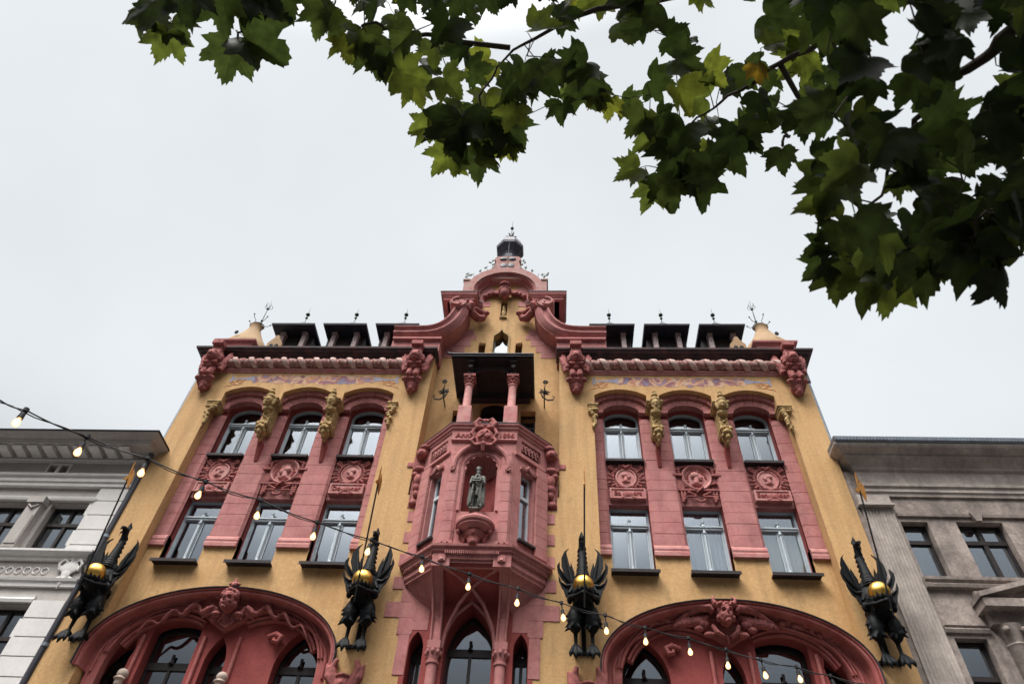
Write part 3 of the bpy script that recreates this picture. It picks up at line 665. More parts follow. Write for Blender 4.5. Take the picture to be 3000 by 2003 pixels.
# ---------------------------------------------------------------- gable: scrolls, volutes, pediment blocks and arch
for sx in (1, -1):
    s = MB(sx)
    path = [(3.72, 20.86), (3.3, 20.86), (2.85, 20.865), (2.5, 20.89), (2.22, 20.97), (1.98, 21.12), (1.78, 21.33), (1.62, 21.58), (1.51, 21.86), (1.45, 22.12), (1.42, 22.35)]
    prof = [(-.30, .75), (-.30, -.17), (-.26, -.2), (-.22, -.19), (-.19, -.14), (-.13, -.10), (-.06, -.1), (-.02, -.15), (.02, -.16), (.07, -.13), (.12, -.06), (.17, -.02), (.19, .03), (.22, .03), (.22, .75)]
    s.sweep(path, [(o, t) for o, t in prof], 'xz', flip=-1)
    s.build('gable_scroll', RED, H, smooth=30)
    s = MB(sx); s.box(1.98, 3.68, -.14, .75, 20.5, 20.575); s.box(2.02, 3.7, -.02, .75, 19.85, 20.5); s.build('scroll_plinth', RED, H)
    v = MB(sx); v.M = Matrix.Translation((1.6, 0, 22.5)) @ Matrix.Rotation(R(90), 4, 'X')
    v.lathe([(0, -.55), (.32, -.55), (.32, .2), (.30, .24), (.26, .2), (.0, .2)], (0, 0, 0), 28, sy=.85); v.M = None
    v.tube([(1.6 + (.05 + .045 * t) * math.cos(t * 1.0 + 2.2), -.215, 22.5 + (.05 + .036 * t) * math.sin(t + 2.2)) for t in [i * .25 for i in range(24)]], [.03 + .0012 * i for i in range(24)], 7)
    v.build('volute', PINK, H, smooth=45)
    # acanthus beside the volute
    a = MB()
    a.chain([(1.22, .05, 22.6), (1.1, .2, 22.35), (.92, .4, 22.3), (.72, .5, 22.42), (.6, .45, 22.62)], [.1, .15, .16, .13, .06], 9)
    a.chain([(1.18, .0, 22.75), (1.1, -.05, 22.55), (1.15, 0, 22.35)], [.08, .11, .06], 8); a.ell((.6, .4, 22.6), (.12, .1, .1)); a.chain([(1.0, .3, 22.7), (.8, .5, 22.75), (.65, .55, 22.9)], [.1, .1, .05], 8)
    for p in a.v: pass
    a.v = [(x * sx, y, z) for x, y, z in a.v]; sculpt('acanthus', a, CARVE, H, .02, 2)
    # pediment corner block
    b = MB(sx); b.sweep([(.98, 1.4), (.98, .62), (1.1, .62), (1.1, .1), (2.22, .1), (2.22, 1.45)], [(-.5, 23.02), (.02, 23.02), (.02, 23.1), (.06, 23.14), (.06, 23.2), (.1, 23.22), (.13, 23.30), (.13, 23.37), (-.5, 23.38)], 'xy')
    b.box(1.2, 2.1, .2, 1.45, 23.02, 23.36); b.box(1.9, 2.12, 1.0, 1.45, 20.6, 23.1)
    b.build('pediment_block', RED, H)
    cpm = MB(sx); cpm.sweep([(.96, 1.4), (.96, .6), (1.08, .6), (1.08, .08), (2.24, .08), (2.24, 1.45)], [(-.4, 23.385), (.135, 23.375), (.135, 23.40), (-.4, 23.415)], 'xy'); cpm.build('lead_cap', ROOF, H)
    sh = MB(sx); sh.ell((1.2, .35, 23.5), (.3, .2, .12)); sh.box(1.25, 1.62, .3, 1.1, 23.4, 24.62); sh.box(1.38, 1.66, .26, 1.1, 24.55, 24.62); sh.build('pediment_shoulder', WEATH, H)
pd = MB()
po = arc(0, 24.0, 1.5, 1.42, 180, 0, 30); pi_ = arc(0, 24.0, 1.2, 1.1, 0, 180, 30)
pd.prism([(-1.5, 23.4)] + po + [(1.5, 23.4), (1.2, 23.4)] + pi_ + [(-1.2, 23.4)], .28, 1.2)
pd.build('arched_pediment', WEATH, H, smooth=30)
pd = MB()
pd.sweep([(-1.2, 23.4)] + arc(0, 24.0, 1.2, 1.1, 180, 0, 30) + [(1.2, 23.4)], [(-.02, .9), (-.02, .34), (.05, .36), (.10, .46), (.10, .55), (.2, .62), (.2, .9)], 'xz', flip=1)
pd.build('pediment_moulding', RED, H, smooth=30)
ks = MB(); ks.ell((0, .45, 24.05), (.26, .25, .2)); ks.ell((0, .42, 23.85), (.19, .22, .28)); ks.ell((0, .3, 24.22), (.22, .2, .1))
for s in (-1, 1):
    for k in range(4): ks.ell((s * (.3 + k * .15), .6, 24.12 - k * k * .025), (.11, .12, .12)); 
    ks.chain([(s * .2, .5, 23.95), (s * .45, .58, 24.05), (s * .75, .62, 23.85)], [.07, .07, .04], 8)
sculpt('keystone_carving', ks, CARVE, H, .022, 1)
st = MB(); st.lathe([(.0, 0), (.06, 0), (.09, .12), (.085, .3), (.05, .36), (.07, .45), (.075, .56), (.05, .66), (0, .68)], (0, .78, 22.85), 14); st.box(-.14, .14, .62, .72, 22.66, 22.72)
st.build('niche_figure', CREAM, H, smooth=50)
# ogee window and small slots
o_ = MB(); inn = ogee; outg = [(-.33, 20.2), (-.33, 21.6), (-.24, 21.75), (-.1, 21.86), (0, 22.1), (.1, 21.86), (.24, 21.75), (.33, 21.6), (.33, 20.2)]
o_.wall(outg, [[(x, z + (.001 if z == 20.2 else 0)) for x, z in inn]], .66, .72); o_.build('ogee_surround', CREAM, H)
f = MB(); f.box(-.26, .26, .93, .97, 20.2, 20.24); f.box(-.26, .26, .92, .98, 20.9, 20.97); f.box(-.02, .02, .93, .97, 20.2, 20.9); f.box(-.26, -.22, .93, .97, 20.2, 21.7); f.box(.22, .26, .93, .97, 20.2, 21.7)
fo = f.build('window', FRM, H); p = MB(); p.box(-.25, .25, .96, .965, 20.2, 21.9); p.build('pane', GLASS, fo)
for s in (-1, 1):
    e = MB(); e.ell((s * .66, .70, 21.20), (.12, .09, .12)); e.build('slot_cover', YEL, H, smooth=60)
# lantern on top
ln = MB(); hp = [(1.15, 24.85), (.85, 25.3), (.62, 25.55), (.5, 25.85), (.46, 26.1), (.54, 26.16), (.54, 26.28), (.42, 26.42)]; ln.prism([(-a, c) for a, c in hp] + hp[::-1], .42, 1.25); ln.build('lantern_base', WEATH, H)
lb = MB()
for x in (-.15, .15):
    lb.ell((x, .43, 25.75), (.15, .05, .18)); lb.ell((x * 1.2, .43, 26.22), (.17, .07, .12))
lb.build('painted_oval', LEAD, H, smooth=60)
ln = MB(); ln.lathe([(.40, 26.3), (.36, 26.6), (.38, 26.75), (.33, 26.85), (.30, 27.0), (.35, 27.12), (.60, 27.46), (.62, 27.6), (.47, 28.02), (.17, 28.32), (.10, 28.4), (.10, 28.55), (.14, 28.6), (.12, 28.7), (.02, 28.75), (.016, 29.45), (.008, 29.95)], (0, .9, 0), 8, rot=22.5); 
ln.build('lantern', LEAD, H)
sp = MB(); sp.ell((0, .9, 29.4), .075); sp.tube([(0, .9, 28.7), (0, .9, 29.5), (.0, .9, 30.0)], [.02, .016, .005], 6)
for i in range(6):
    a = i * 1.05; sp.tube([(0, .9, 28.62), (.15 * math.cos(a), .9 + .15 * math.sin(a), 28.72), (.26 * math.cos(a), .9 + .26 * math.sin(a), 28.66 + .1 * (i % 2))], [.02, .035, .006], 6)
sp.tube([(.02, .35, 25.6), (.0, .4, 26.3), (.0, .36, 27.5), (0, .75, 28.3), (0, .9, 29.2)], .012, 5)
sp.build('spire_finial', IVY, H, smooth=60)
# iron leaf crockets along the pediment
cr = MB(); rnd = random.Random(2)
for s in (-1, 1):
    for (x, z, h) in [(.55, 25.42, .55), (.75, 25.3, .3), (1.0, 25.12, .22), (1.25, 24.85, .2), (1.48, 24.62, .42), (1.9, 23.4, .22), (2.6, 21.12, .2)]:
        x *= s; y = .3
        cr.tube([(x, y, z - .05), (x + s * .06, y, z + h * .5), (x + s * .02, y, z + h)], [.012, .01, .005], 5)
        for k in range(3 if h > .3 else 1):
            a = rnd.uniform(-.8, .8); cr.ell((x + s * .08 + rnd.uniform(-.08, .1), y, z + h * (.45 + .25 * k)), (.05, .02, .09), (0, a, 0), 8, 6)
cr.build('iron_crocket', IVY, H, smooth=60)

# ---------------------------------------------------------------- oriel with niche
OP = [(-1.75, .05), (-1.75, -.1), (-.9, -.95), (.9, -.95), (1.75, -.1), (1.75, .05)]
orl = thing('oriel_root', '', '') if False else None
body = MB()
nich = [(-.43, 12.68), (-.43, 14.02)] + [((.375 + .05 * abs(math.sin(i / 78 * math.pi * 6.5))) * -math.cos(math.pi * i / 78) * 1.04, 14.1 + (.375 + .05 * abs(math.sin(i / 78 * math.pi * 6.5))) * math.sin(math.pi * i / 78) * 1.06) for i in range(79)] + [(.43, 14.02), (.43, 12.68)]
body.wall([(-.9, 11.2), (.9, 11.2), (.9, 15.5), (-.9, 15.5)], [nich], -.95, -.80)
# canted sides with a tall window opening
for sx in (1, -1):
    body.M = Matrix.Translation((sx * .9, -.95, 0)) @ Matrix.Rotation(R(45 if sx > 0 else 135), 4, 'Z')
    s0, s1 = .24, .70
    y0, y1 = (0, .16) if sx > 0 else (-.16, 0)
    body.wall([(0.0, 11.2), (1.2, 11.2), (1.2, 15.5), (0, 15.5)], [[(s0, 12.0), (s0, 14.15), (s1, 14.15), (s1, 12.0)], [(.2, 14.78), (.2, 15.22), (.95, 15.22), (.95, 14.78)]], y0, y1)
    body.M = None
    body.box(min(sx * 1.6, sx * 1.755), max(sx * 1.6, sx * 1.755), -.1, .72, 11.2, 15.5)
body.hprism([(-1.7, .6), (-1.7, -.08), (-.88, -.9), (.88, -.9), (1.7, -.08), (1.7, .6)], 15.4, 15.6)
body.hprism([(-1.7, .6), (-1.7, -.08), (-.88, -.9), (.88, -.9), (1.7, -.08), (1.7, .6)], 11.1, 11.22)
OR = body.build('oriel', RED, H)
nm = MB(); n = 20
nm.lathe([(.43, 12.68), (.43, 14.12)], (0, -.86, 0), n, 0, 180)
nm.add([(-.43, -.86, 12.68), (.43, -.86, 12.68), (.43, -.40, 12.68), (-.43, -.40, 12.68)], [(0, 1, 2, 3)])
nm.build('niche', RED2, OR, smooth=60)
sh = MB(); vs = []; fs = []; na, nb = 104, 10       # scalloped shell hood
for i in range(na + 1):
    a = math.pi * i / na; fl = abs(math.sin(i / na * math.pi * 6.5))
    for j in range(nb + 1):
        t = j / nb; th = t * math.pi / 2; r = .47 * math.sin(th) ** .9; dep = .13 + .36 * math.cos(th) - .10 * (1 - fl) * math.sin(th) ** .7
        vs.append((r * math.cos(a), -.93 + dep, 14.12 + r * math.sin(a) - .10 * (1 - t)))
for i in range(na):
    for j in range(nb): fs.append((i * (nb + 1) + j, (i + 1) * (nb + 1) + j, (i + 1) * (nb + 1) + j + 1, i * (nb + 1) + j + 1))
sh.add(vs, fs); sh.build('shell_hood', RED, OR, smooth=35)
# block-built front strips and window jambs
for sx in (1, -1):
    p = MB(sx); z = 11.72
    while z < 14.6:
        zt = min(z + .31, 14.62); p.hprism([(.53, -.9), (.53, -.98), (.60, -1.04), (.80, -1.04), (.87, -.98), (.87, -.9)], z, zt - .012)
        p.M = None; z += .31
    p.box(.46, .55, -.99, -.85, 12.7, 14.1); p.build('oriel_strip', RED, OR)
    p = MB(sx); z = 11.75
    while z < 14.5:
        zt = min(z + .31, 14.6)
        p.hprism([(1.45, -.43), (1.5, -.47), (1.78, -.19), (1.78, -.02), (1.6, .0)], z, zt - .012); z += .31
    p.build('oriel_strip', RED, OR)
    # corner window
    fw = MB(); Mw = Matrix.Translation((sx * .9, -.95, 0)) @ Matrix.Rotation(R(45 if sx > 0 else 135), 4, 'Z'); sg = 1 if sx > 0 else -1
    fw.M = Mw
    Y = lambda a, b: (min(sg * a, sg * b), max(sg * a, sg * b))
    fw.wall([(.24, 12.0), (.24, 14.15), (.70, 14.15), (.70, 12.0)], [[(.30, 12.06), (.30, 14.09), (.64, 14.09), (.64, 12.06)]], *Y(.16, .23)); fw.box(.28, .66, *Y(.13, .24), 13.38, 13.48)
    wo = fw.build('oriel_window', mat('white_grey_paint', (.5, .53, .56), var=.1, rough=.5) if sx > 0 else bpy.data.materials['white_grey_paint'], OR)
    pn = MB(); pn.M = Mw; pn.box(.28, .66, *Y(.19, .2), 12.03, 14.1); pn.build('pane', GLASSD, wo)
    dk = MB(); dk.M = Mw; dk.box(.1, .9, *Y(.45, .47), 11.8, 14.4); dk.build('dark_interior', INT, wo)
    sl = MB(); sl.M = Mw; sl.box(.20, .76, *Y(-.10, .12), 11.93, 11.99); sl.build('sill', DWOOD, wo)
    hd = MB(); hd.M = Mw; hd.sweep([(.18, 14.18), (.36, 14.18), (.42, 14.24), (.47, 14.30), (.52, 14.24), (.58, 14.18), (.76, 14.18)], [(0, sg * -.07), (.06, sg * -.09), (.09, sg * -.02), (.09, sg * .05), (0, sg * .05)], 'xz', flip=-1); hd.build('window_hood', RED, wo)
    # frieze panel carving and shelf moulding
    fz = MB(); fz.M = Mw
    for k in range(5): fz.tube([(.28 + k * .13 + .05 * math.cos(t), sg * .02, 15.0 + .13 * math.sin(t)) for t in [i * .7 for i in range(8)]], .028, 6)
    fz.box(-.02, 1.22, *Y(-.07, .1), 14.58, 14.66); fz.build('oriel_carving', RED, OR)
c = MB(); c.sweep([(-1.75, .7), (-1.75, -.1), (-.9, -.95), (.9, -.95), (1.75, -.1), (1.75, .7)], [(-.1, 15.36), (.03, 15.38), (.04, 15.44), (.08, 15.47), (.09, 15.54), (.13, 15.57), (.14, 15.62), (-.1, 15.63)], 'xy'); c.build('oriel_cornice', RED, OR)
c = MB(); c.sweep([(-1.75, .7), (-1.75, -.1), (-.9, -.95), (.9, -.95), (1.75, -.1), (1.75, .7)], [(-.1, 15.632), (.145, 15.622), (.15, 15.65), (-.1, 15.665)], 'xy'); c.box(-.62, .62, -1.04, -.75, 15.667, 15.72); c.build('lead_cap', ROOF, OR)
c = MB(); c.box(-.92, .92, -1.0, -.9, 15.08, 15.36); c.sweep([(-.92, -.95), (.92, -.95)], [(-.05, 15.02), (.06, 15.03), (.08, 15.06), (.06, 15.1), (-.05, 15.1)], 'xy'); c.build('oriel_frieze', RED, OR)
t = MB(); text_mb(t, 'Anno', .24, fm(-.55, -1.003, 15.22), .02); t.build('inscription', RED2, OR); t = MB(); text_mb(t, '1896', .22, fm(.62, -1.003, 15.22), .02); t.build('inscription', RED2, OR)
# arched hood over the niche with scroll ends
a = MB(); a.sweep([(-.66, 14.0)] + arc(0, 14.1, .66, .70, 180, 0, 26) + [(.66, 14.0)], [(0, -.93), (0, -1.03), (.03, -1.08), (.08, -1.1), (.13, -1.07), (.16, -1.0), (.16, -.93)], 'xz', flip=-1)
a.sweep([(-.47, 14.05)] + arc(0, 14.1, .47, .48, 180, 0, 24) + [(.47, 14.05)], [(0, -.9), (0, -.975), (.04, -1.0), (.07, -.97), (.07, -.9)], 'xz', flip=-1)
for s in (-1, 1): a.tube([(s * .75 + (.09 - .008 * k) * math.cos(k * .7 + 1), -1.07, 13.98 + (.09 - .008 * k) * math.sin(k * .7 + 1)) for k in range(10)], .035, 7)
a.build('niche_hood', RED, OR, smooth=35)
# coat of arms
s = MB(); s.ell((0, -1.02, 15.12), (.30, .10, .34)); s.ell((0, -1.1, 15.15), (.2, .05, .22)); 
for k in (-1, 1):
    s.chain([(k * .30, -1.1, 15.36), (k * .36, -1.13, 15.18), (k * .28, -1.1, 15.05), (k * .36, -1.14, 14.9), (k * .22, -1.12, 14.76), (k * .06, -1.1, 14.8)], [.05, .055, .05, .06, .055, .05], 8)
    s.chain([(k * .08, -1.05, 15.5), (k * .22, -1.1, 15.42), (k * .28, -1.08, 15.6), (k * .18, -1.08, 15.78), (k * .05, -1.06, 15.72)], [.06, .08, .09, .06, .04], 8)
    s.ell((k * .19, -1.03, 15.62), (.11, .08, .13))
s.cap((0, -1.12, 14.82), (0, -1.06, 14.62), .085, .05); s.ell((0, -1.0, 15.8), (.12, .06, .05))
s.chain([(-.14, -1.15, 15.04), (.0, -1.17, 15.16), (.08, -1.17, 15.27)], [.03, .035, .03], 7); s.ell((.09, -1.14, 15.1), (.1, .05, .09))
s.chain([(-.08, -1.14, 15.22), (.04, -1.16, 15.28)], [.03, .02], 6)
sculpt('coat_of_arms', s, CARVE, OR, .016, 1)
# corbel that carries the statue
cb = MB(); cb.lathe([(.0, 12.60), (.16, 12.60), (.18, 12.54), (.22, 12.44), (.36, 12.36), (.47, 12.28), (.50, 12.22), (.49, 12.16), (.44, 12.13), (.45, 12.08), (.38, 12.03), (.2, 11.98), (0, 11.95)], (0, -.96, 0), 32); cb.build('statue_corbel', RED, OR, smooth=35)
cb = MB(); cb.ell((0, -1.05, 11.92), (.24, .22, .2)); cb.ell((0, -1.06, 11.75), (.16, .16, .16)); cb.ell((-.09, -1.2, 11.98), (.06, .05, .04)); cb.ell((.09, -1.2, 11.98), (.06, .05, .04)); cb.ell((0, -1.24, 11.88), (.05, .06, .07)); cb.ell((0, -1.13, 11.66), (.12, .1, .1)); cb.ell((0, -1.18, 11.64), (.05, .06, .05))
for k in (-1, 1): cb.ell((k * .38, -1.05, 12.0), (.07, .08, .08)); cb.chain([(k * .1, -1.2, 12.06), (k * .2, -1.25, 12.12), (k * .12, -1.28, 12.16)], [.05, .05, .03], 7); cb.chain([(k * .2, -1.05, 12.0), (k * .3, -1.0, 11.9), (k * .24, -1.0, 11.75)], [.05, .05, .04], 7)
sculpt('mask_carving', cb, CARVE, OR, .018, 1)
# lower cornice with dentils, front beam
c = MB(); c.sweep([(-1.75, .02), (-1.75, -.1), (-.9, -.95), (.9, -.95), (1.75, -.1), (1.75, .02)], [(-.08, 11.36), (.05, 11.37), (.05, 11.45), (.10, 11.47), (.11, 11.53), (.17, 11.56), (.18, 11.62), (.06, 11.66), (.05, 11.72), (-.08, 11.72)], 'xy'); c.build('lower_cornice', RED, OR)
dn = MB()
for i in range(27): x = -.64 + i * .0492; dn.box(x - .014, x + .014, -1.09, -.99, 11.375, 11.455)
dn.build('dentils', RED, OR); dn = MB()
for sx in (1, -1):
    for i in range(16):
        u = .1 + i * .069; x = .9 + u * .7071; y = -.95 + u * .7071; dn.sx = sx; dn.hprism([(x + .04 - .012, y - .085 - .012), (x + .04 + .012, y - .085 + .012), (x + .012, y - .012 + .05), (x - .012, y - .012 + .0)], 11.375, 11.45)
    dn.build('dentils', RED, OR); dn = MB()
bm_ = MB(); bm_.box(-.95, -.52, -1.01, -.6, 11.08, 11.375); bm_.box(.52, .95, -1.01, -.6, 11.08, 11.375); bm_.box(-.52, .52, -1.0, -.7, 11.27, 11.375); bm_.box(-.52, .52, -.88, -.7, 11.12, 11.27)
for s in (-1, 1):
    bm_.box(s * .72 - .09, s * .72 + .09, -1.05, -1.0, 11.2, 11.36)
    for k in range(3): bm_.box(s * (.56 + k * .135) - .045, s * (.56 + k * .135) + .045, -1.08, -.95, 11.66, 11.74)
bm_.build('front_beam', RED, OR); kb = MB(); kb.ell((.72, -1.06, 11.22), .05); kb.build('boss', PINK, OR, smooth=60); kb = MB(); kb.ell((-.72, -1.06, 11.22), .05); kb.build('boss', PINK, OR, smooth=60)
bb = MB(); bb.box(-.92, .92, -1.0, -.9, 11.52, 11.7); bb.build('oriel_base', PINK, OR)
# underside: swept piers, side webs, ceiling and crossing ribs
u = MB()
for sx in (1, -1):
    u.sx = sx
    pts = []
    for i in range(13):
        t = i / 12; z = 9.62 + 1.5 * t; y = -.06 - .82 * max(0, (t - .42) / .58) ** 1.5; pts.append((y, z))
    for i in range(12):
        (y0, z0), (y1, z1) = pts[i], pts[i + 1]; w0 = .11 + .03 * i / 12; w1 = .11 + .03 * (i + 1) / 12; xc0 = .755 + .06 * i / 12; xc1 = .755 + .06 * (i + 1) / 12
        u.add([(xc0 - w0, y0 - .1, z0), (xc0 + w0, y0 - .1, z0), (xc0 + w0, .05, z0), (xc0 - w0, .05, z0), (xc1 - w1, y1 - .1, z1), (xc1 + w1, y1 - .1, z1), (xc1 + w1, .05, z1), (xc1 - w1, .05, z1)], [(0, 1, 5, 4), (1, 2, 6, 5), (3, 0, 4, 7), (2, 3, 7, 6)])
    u.add([(.92, -.92, 11.2), (1.74, -.1, 11.2), (1.74, .03, 11.2), (1.36, .02, 10.72), (.95, .02, 10.42), (.90, -.3, 10.62)], [(0, 1, 5), (1, 2, 3, 5), (5, 3, 4)])
    u.build('oriel_underside', RED, OR, smooth=30); u = MB()
rb = MB()
for s in (-1, 1):
    rb.tube([(s * .63, -.02, 9.7), (s * .52, -.05, 10.1), (s * .3, -.2, 10.55), (0, -.42, 10.86), (-s * .35, -.65, 11.05), (-s * .62, -.82, 11.12)], .045, 8)
    rb.tube([(s * .62, -.02, 9.55), (s * .56, -.03, 9.95), (s * .38, -.03, 10.35), (0, -.03, 10.72)], .045, 8)
    rb.tube([(s * .66, -.17, 9.62), (s * .68, -.2, 10.25), (s * .70, -.5, 10.75), (s * .72, -.92, 11.1)], .03, 8)
    rb.tube([(s * .86, -.17, 9.62), (s * .88, -.2, 10.25), (s * .91, -.5, 10.75), (s * .94, -.95, 11.1)], .03, 8)
rb.build('vault_rib', RED, OR, smooth=50)
u = MB(); u.add([(-.7, .0, 10.7), (.7, .0, 10.7), (.7, -.95, 11.15), (-.7, -.95, 11.15)], [(0, 1, 2, 3)]); u.build('vault_web', RED2, OR)
pl = MB(); ins = lambda L_, c, f: [(c + (x - c) * f, z - .02 if i not in (0, len(L_) - 1) else z) for i, (x, z) in enumerate(L_)]
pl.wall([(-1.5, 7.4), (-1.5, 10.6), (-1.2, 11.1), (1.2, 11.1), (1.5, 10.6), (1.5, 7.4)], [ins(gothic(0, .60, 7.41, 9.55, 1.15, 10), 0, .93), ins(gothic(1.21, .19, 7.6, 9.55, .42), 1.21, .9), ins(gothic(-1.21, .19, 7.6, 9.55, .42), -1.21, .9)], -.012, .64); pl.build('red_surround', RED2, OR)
# columns below
for sx in (1, -1):
    cl = MB(sx); cl.lathe([(.0, 6.0), (.12, 6.0), (.12, 9.12), (.15, 9.14), (.15, 9.2), (.115, 9.22)], (.77, -.08, 0), 18); cl.lathe([(.115, 9.2), (.13, 9.3), (.17, 9.42), (.18, 9.47), (.10, 9.5)], (.77, -.08, 0), 18); cl.box(.62, .92, -.2, .05, 9.48, 9.66)
    for k in range(8): a_ = k * math.pi / 4; cl.ell((.77 + .16 * math.cos(a_), -.08 + .16 * math.sin(a_), 9.40), (.045, .045, .06), None, 8, 6)
    cl.build('column', RED, H, smooth=35)
# tall pointed windows under the oriel
def dark_win(cx, hw, zt, shape, sx=1, y=.5, knob=True, parent=None):
    f = MB(sx); f.box(cx - hw, cx + hw, y, y + .08, zt - .1, zt + .08); f.box(cx - .035, cx + .035, y + .01, y + .07, zt - 3, zt - .1)
    inner = [(cx + (x - cx) * (1 - .06 / hw), z - .06) for x, z in shape]; inner = [(x, max(z, shape[0][1] + .001)) for x, z in inner]
    f.wall(shape, [inner], y + .02, y + .09)
    if knob and hw > .3: f.tube([(cx, y - .02, zt + .05), (cx, y - .02, zt + .12), (cx, y - .02, zt + .26)], [.07, .03, .04], 8)
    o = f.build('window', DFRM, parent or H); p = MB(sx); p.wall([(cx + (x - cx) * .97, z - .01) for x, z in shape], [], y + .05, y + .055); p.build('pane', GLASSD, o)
    return o
dark_win(0, .60, 9.72, gothic(0, .60, 6.6, 9.55, 1.0, 10)); dark_win(1.21, .19, 9.55, gothic(1.21, .19, 7.7, 9.55, .40)); dark_win(-1.21, .19, 9.55, gothic(-1.21, .19, 7.7, 9.55, .40))
# putto reliefs at the springing of the oriel
for sx in (1, -1):
    b = MB(); x = 1.86
    b.ell((x, -.1, 15.28), (.20, .2, .2)); b.ell((x, -.27, 15.2), (.12, .08, .1)); b.ell((x - .05, -.22, 15.43), (.16, .12, .09)); b.ell((x, -.33, 15.21), (.035, .04, .04)); b.ell((x + .07, -.25, 15.16), (.06, .06, .06)); b.ell((x - .07, -.25, 15.16), (.06, .06, .06))
    b.box(x - .24, x + .24, -.06, .12, 14.75, 15.25); b.box(x + .1, x + .42, -.03, .1, 14.86, 15.05)
    b.ell((x, -.14, 14.66), (.19, .15, .11)); b.ell((x - .11, -.1, 14.5), (.12, .12, .1)); b.ell((x + .11, -.1, 14.5), (.12, .12, .1)); b.ell((x, -.12, 14.32), (.13, .13, .2)); b.ell((x, -.08, 14.1), (.13, .12, .15)); b.ell((x, -.05, 13.9), (.1, .1, .14)); b.cap((x - .13, -.1, 14.0), (x - .06, -.06, 13.55), .045, .03); b.ell((x + .05, -.05, 13.6), (.12, .08, .1)); b.box(x - .26, x + .2, .0, .08, 13.42, 14.75)
    b.v = [(a * sx, y, z) for a, y, z in b.v]; sculpt('putto_relief', b, CARVE, H, .018, 1)

# ---------------------------------------------------------------- roofed balcony above the oriel
for sx in (1, -1):
    c = MB(sx); c.box(.48, .87, -.95, -.56, 15.66, 16.42); c.lathe([(.276, 0), (.26, .05), (.0, .06)], (.675, -.755, 16.42), 4, rot=45); c.build('column_pedestal', PINK, H)
    c = MB(sx); c.lathe([(.17, 16.44), (.16, 16.5), (.125, 16.55), (.115, 17.42), (.14, 17.44), (.14, 17.48), (.115, 17.5)], (.67, -.755, 0), 20); c.build('balcony_column', PINK, H, smooth=35)
    c = MB(); x = .67 * sx; c.lathe([(.11, 17.46), (.12, 17.6), (.17, 17.72), (.17, 17.76), (0, 17.76)], (x, -.755, 0), 18); c.box(x - .19, x + .19, -.945, -.565, 17.76, 17.86)
    for k in range(8): a_ = k * math.pi / 4; c.ell((x + .15 * math.cos(a_), -.755 + .15 * math.sin(a_), 17.70), .05); c.ell((x + .13 * math.cos(a_ + .39), -.755 + .13 * math.sin(a_ + .39), 17.58), .04)
    sculpt('column_capital', c, CARVE, H, .014, 1)
    b = MB(sx); b.box(.59, .75, -.85, -.66, 17.865, 18.3); b.box(.55, .79, -1.05, .7, 18.3, 18.44); b.box(.61, .73, -1.0, -.5, 18.1, 18.2); b.build('timber_bracket', DWOOD, H)
b = MB(); b.box(-.6, .6, -.82, -.70, 18.16, 18.3); b.tube([(-.58, -.76, 17.95), (-.5, -.76, 18.1), (-.35, -.76, 18.17)], .05, 6); b.tube([(.58, -.76, 17.95), (.5, -.76, 18.1), (.35, -.76, 18.17)], .05, 6)
b.box(-1.24, 1.24, -1.06, .7, 18.44, 18.47); b.box(-1.15, 1.15, .45, .69, 18.16, 18.44); b.build('canopy_timber', DWOOD, H)
b = MB(); b.add([(-1.3, -1.12, 18.475), (1.3, -1.12, 18.475), (1.3, .7, 18.475), (-1.3, .7, 18.475), (-1.3, -1.12, 18.53), (1.3, -1.12, 18.53), (1.0, .7, 18.95), (-1.0, .7, 18.95)], [(0, 1, 2, 3), (4, 7, 6, 5), (0, 4, 5, 1), (1, 5, 6, 2), (2, 6, 7, 3), (3, 7, 4, 0)])
b.tube([(-1.42, -1.16, 18.55), (-1.3, -1.17, 18.50), (1.3, -1.17, 18.50)], .04, 8); b.tube([(-1.25, -1.1, 18.47), (-1.25, .7, 18.43)], .03, 6); b.tube([(1.25, -1.1, 18.47), (1.25, .7, 18.43)], .03, 6)
b.build('canopy_roof', ROOF, H, smooth=40)
rl = MB()
for i in range(13): x = -.48 + i * .08; rl.tube([(x, -.5, 15.66), (x, -.5, 16.05)], .008, 5); rl.tube([(x + .03 * math.cos(t), -.5, 16.0 + .03 * math.sin(t)) for t in [k * .9 for k in range(8)]], .006, 4)
rl.tube([(-.55, -.5, 16.06), (.55, -.5, 16.06)], .014, 6); rl.tube([(-.55, -.5, 15.92), (.55, -.5, 15.92)], .009, 6); rl.build('balcony_railing', IRON, H)
for s in (-1, 1):
    f = MB(s)
    f.wall(sq(.86, 1.34), [[(.91, 16.35), (.91, 17.8), (1.29, 17.8), (1.29, 16.35)]], .95, 1.02); f.box(.9, 1.3, .96, 1.01, 17.3, 17.36); o = f.build('window', DFRM, H)
    p = MB(s); p.box(.88, 1.32, .985, .99, 16.3, 17.83); p.build('pane', GLASSD, o)
f = MB(); f.wall(arched(-.03, .44, 15.7, 18.1, .3), [[(-.39, 15.8), (-.39, 18.0), (.33, 18.0), (.33, 15.8)]], 1.0, 1.06); f.build('balcony_door', DFRM, H)
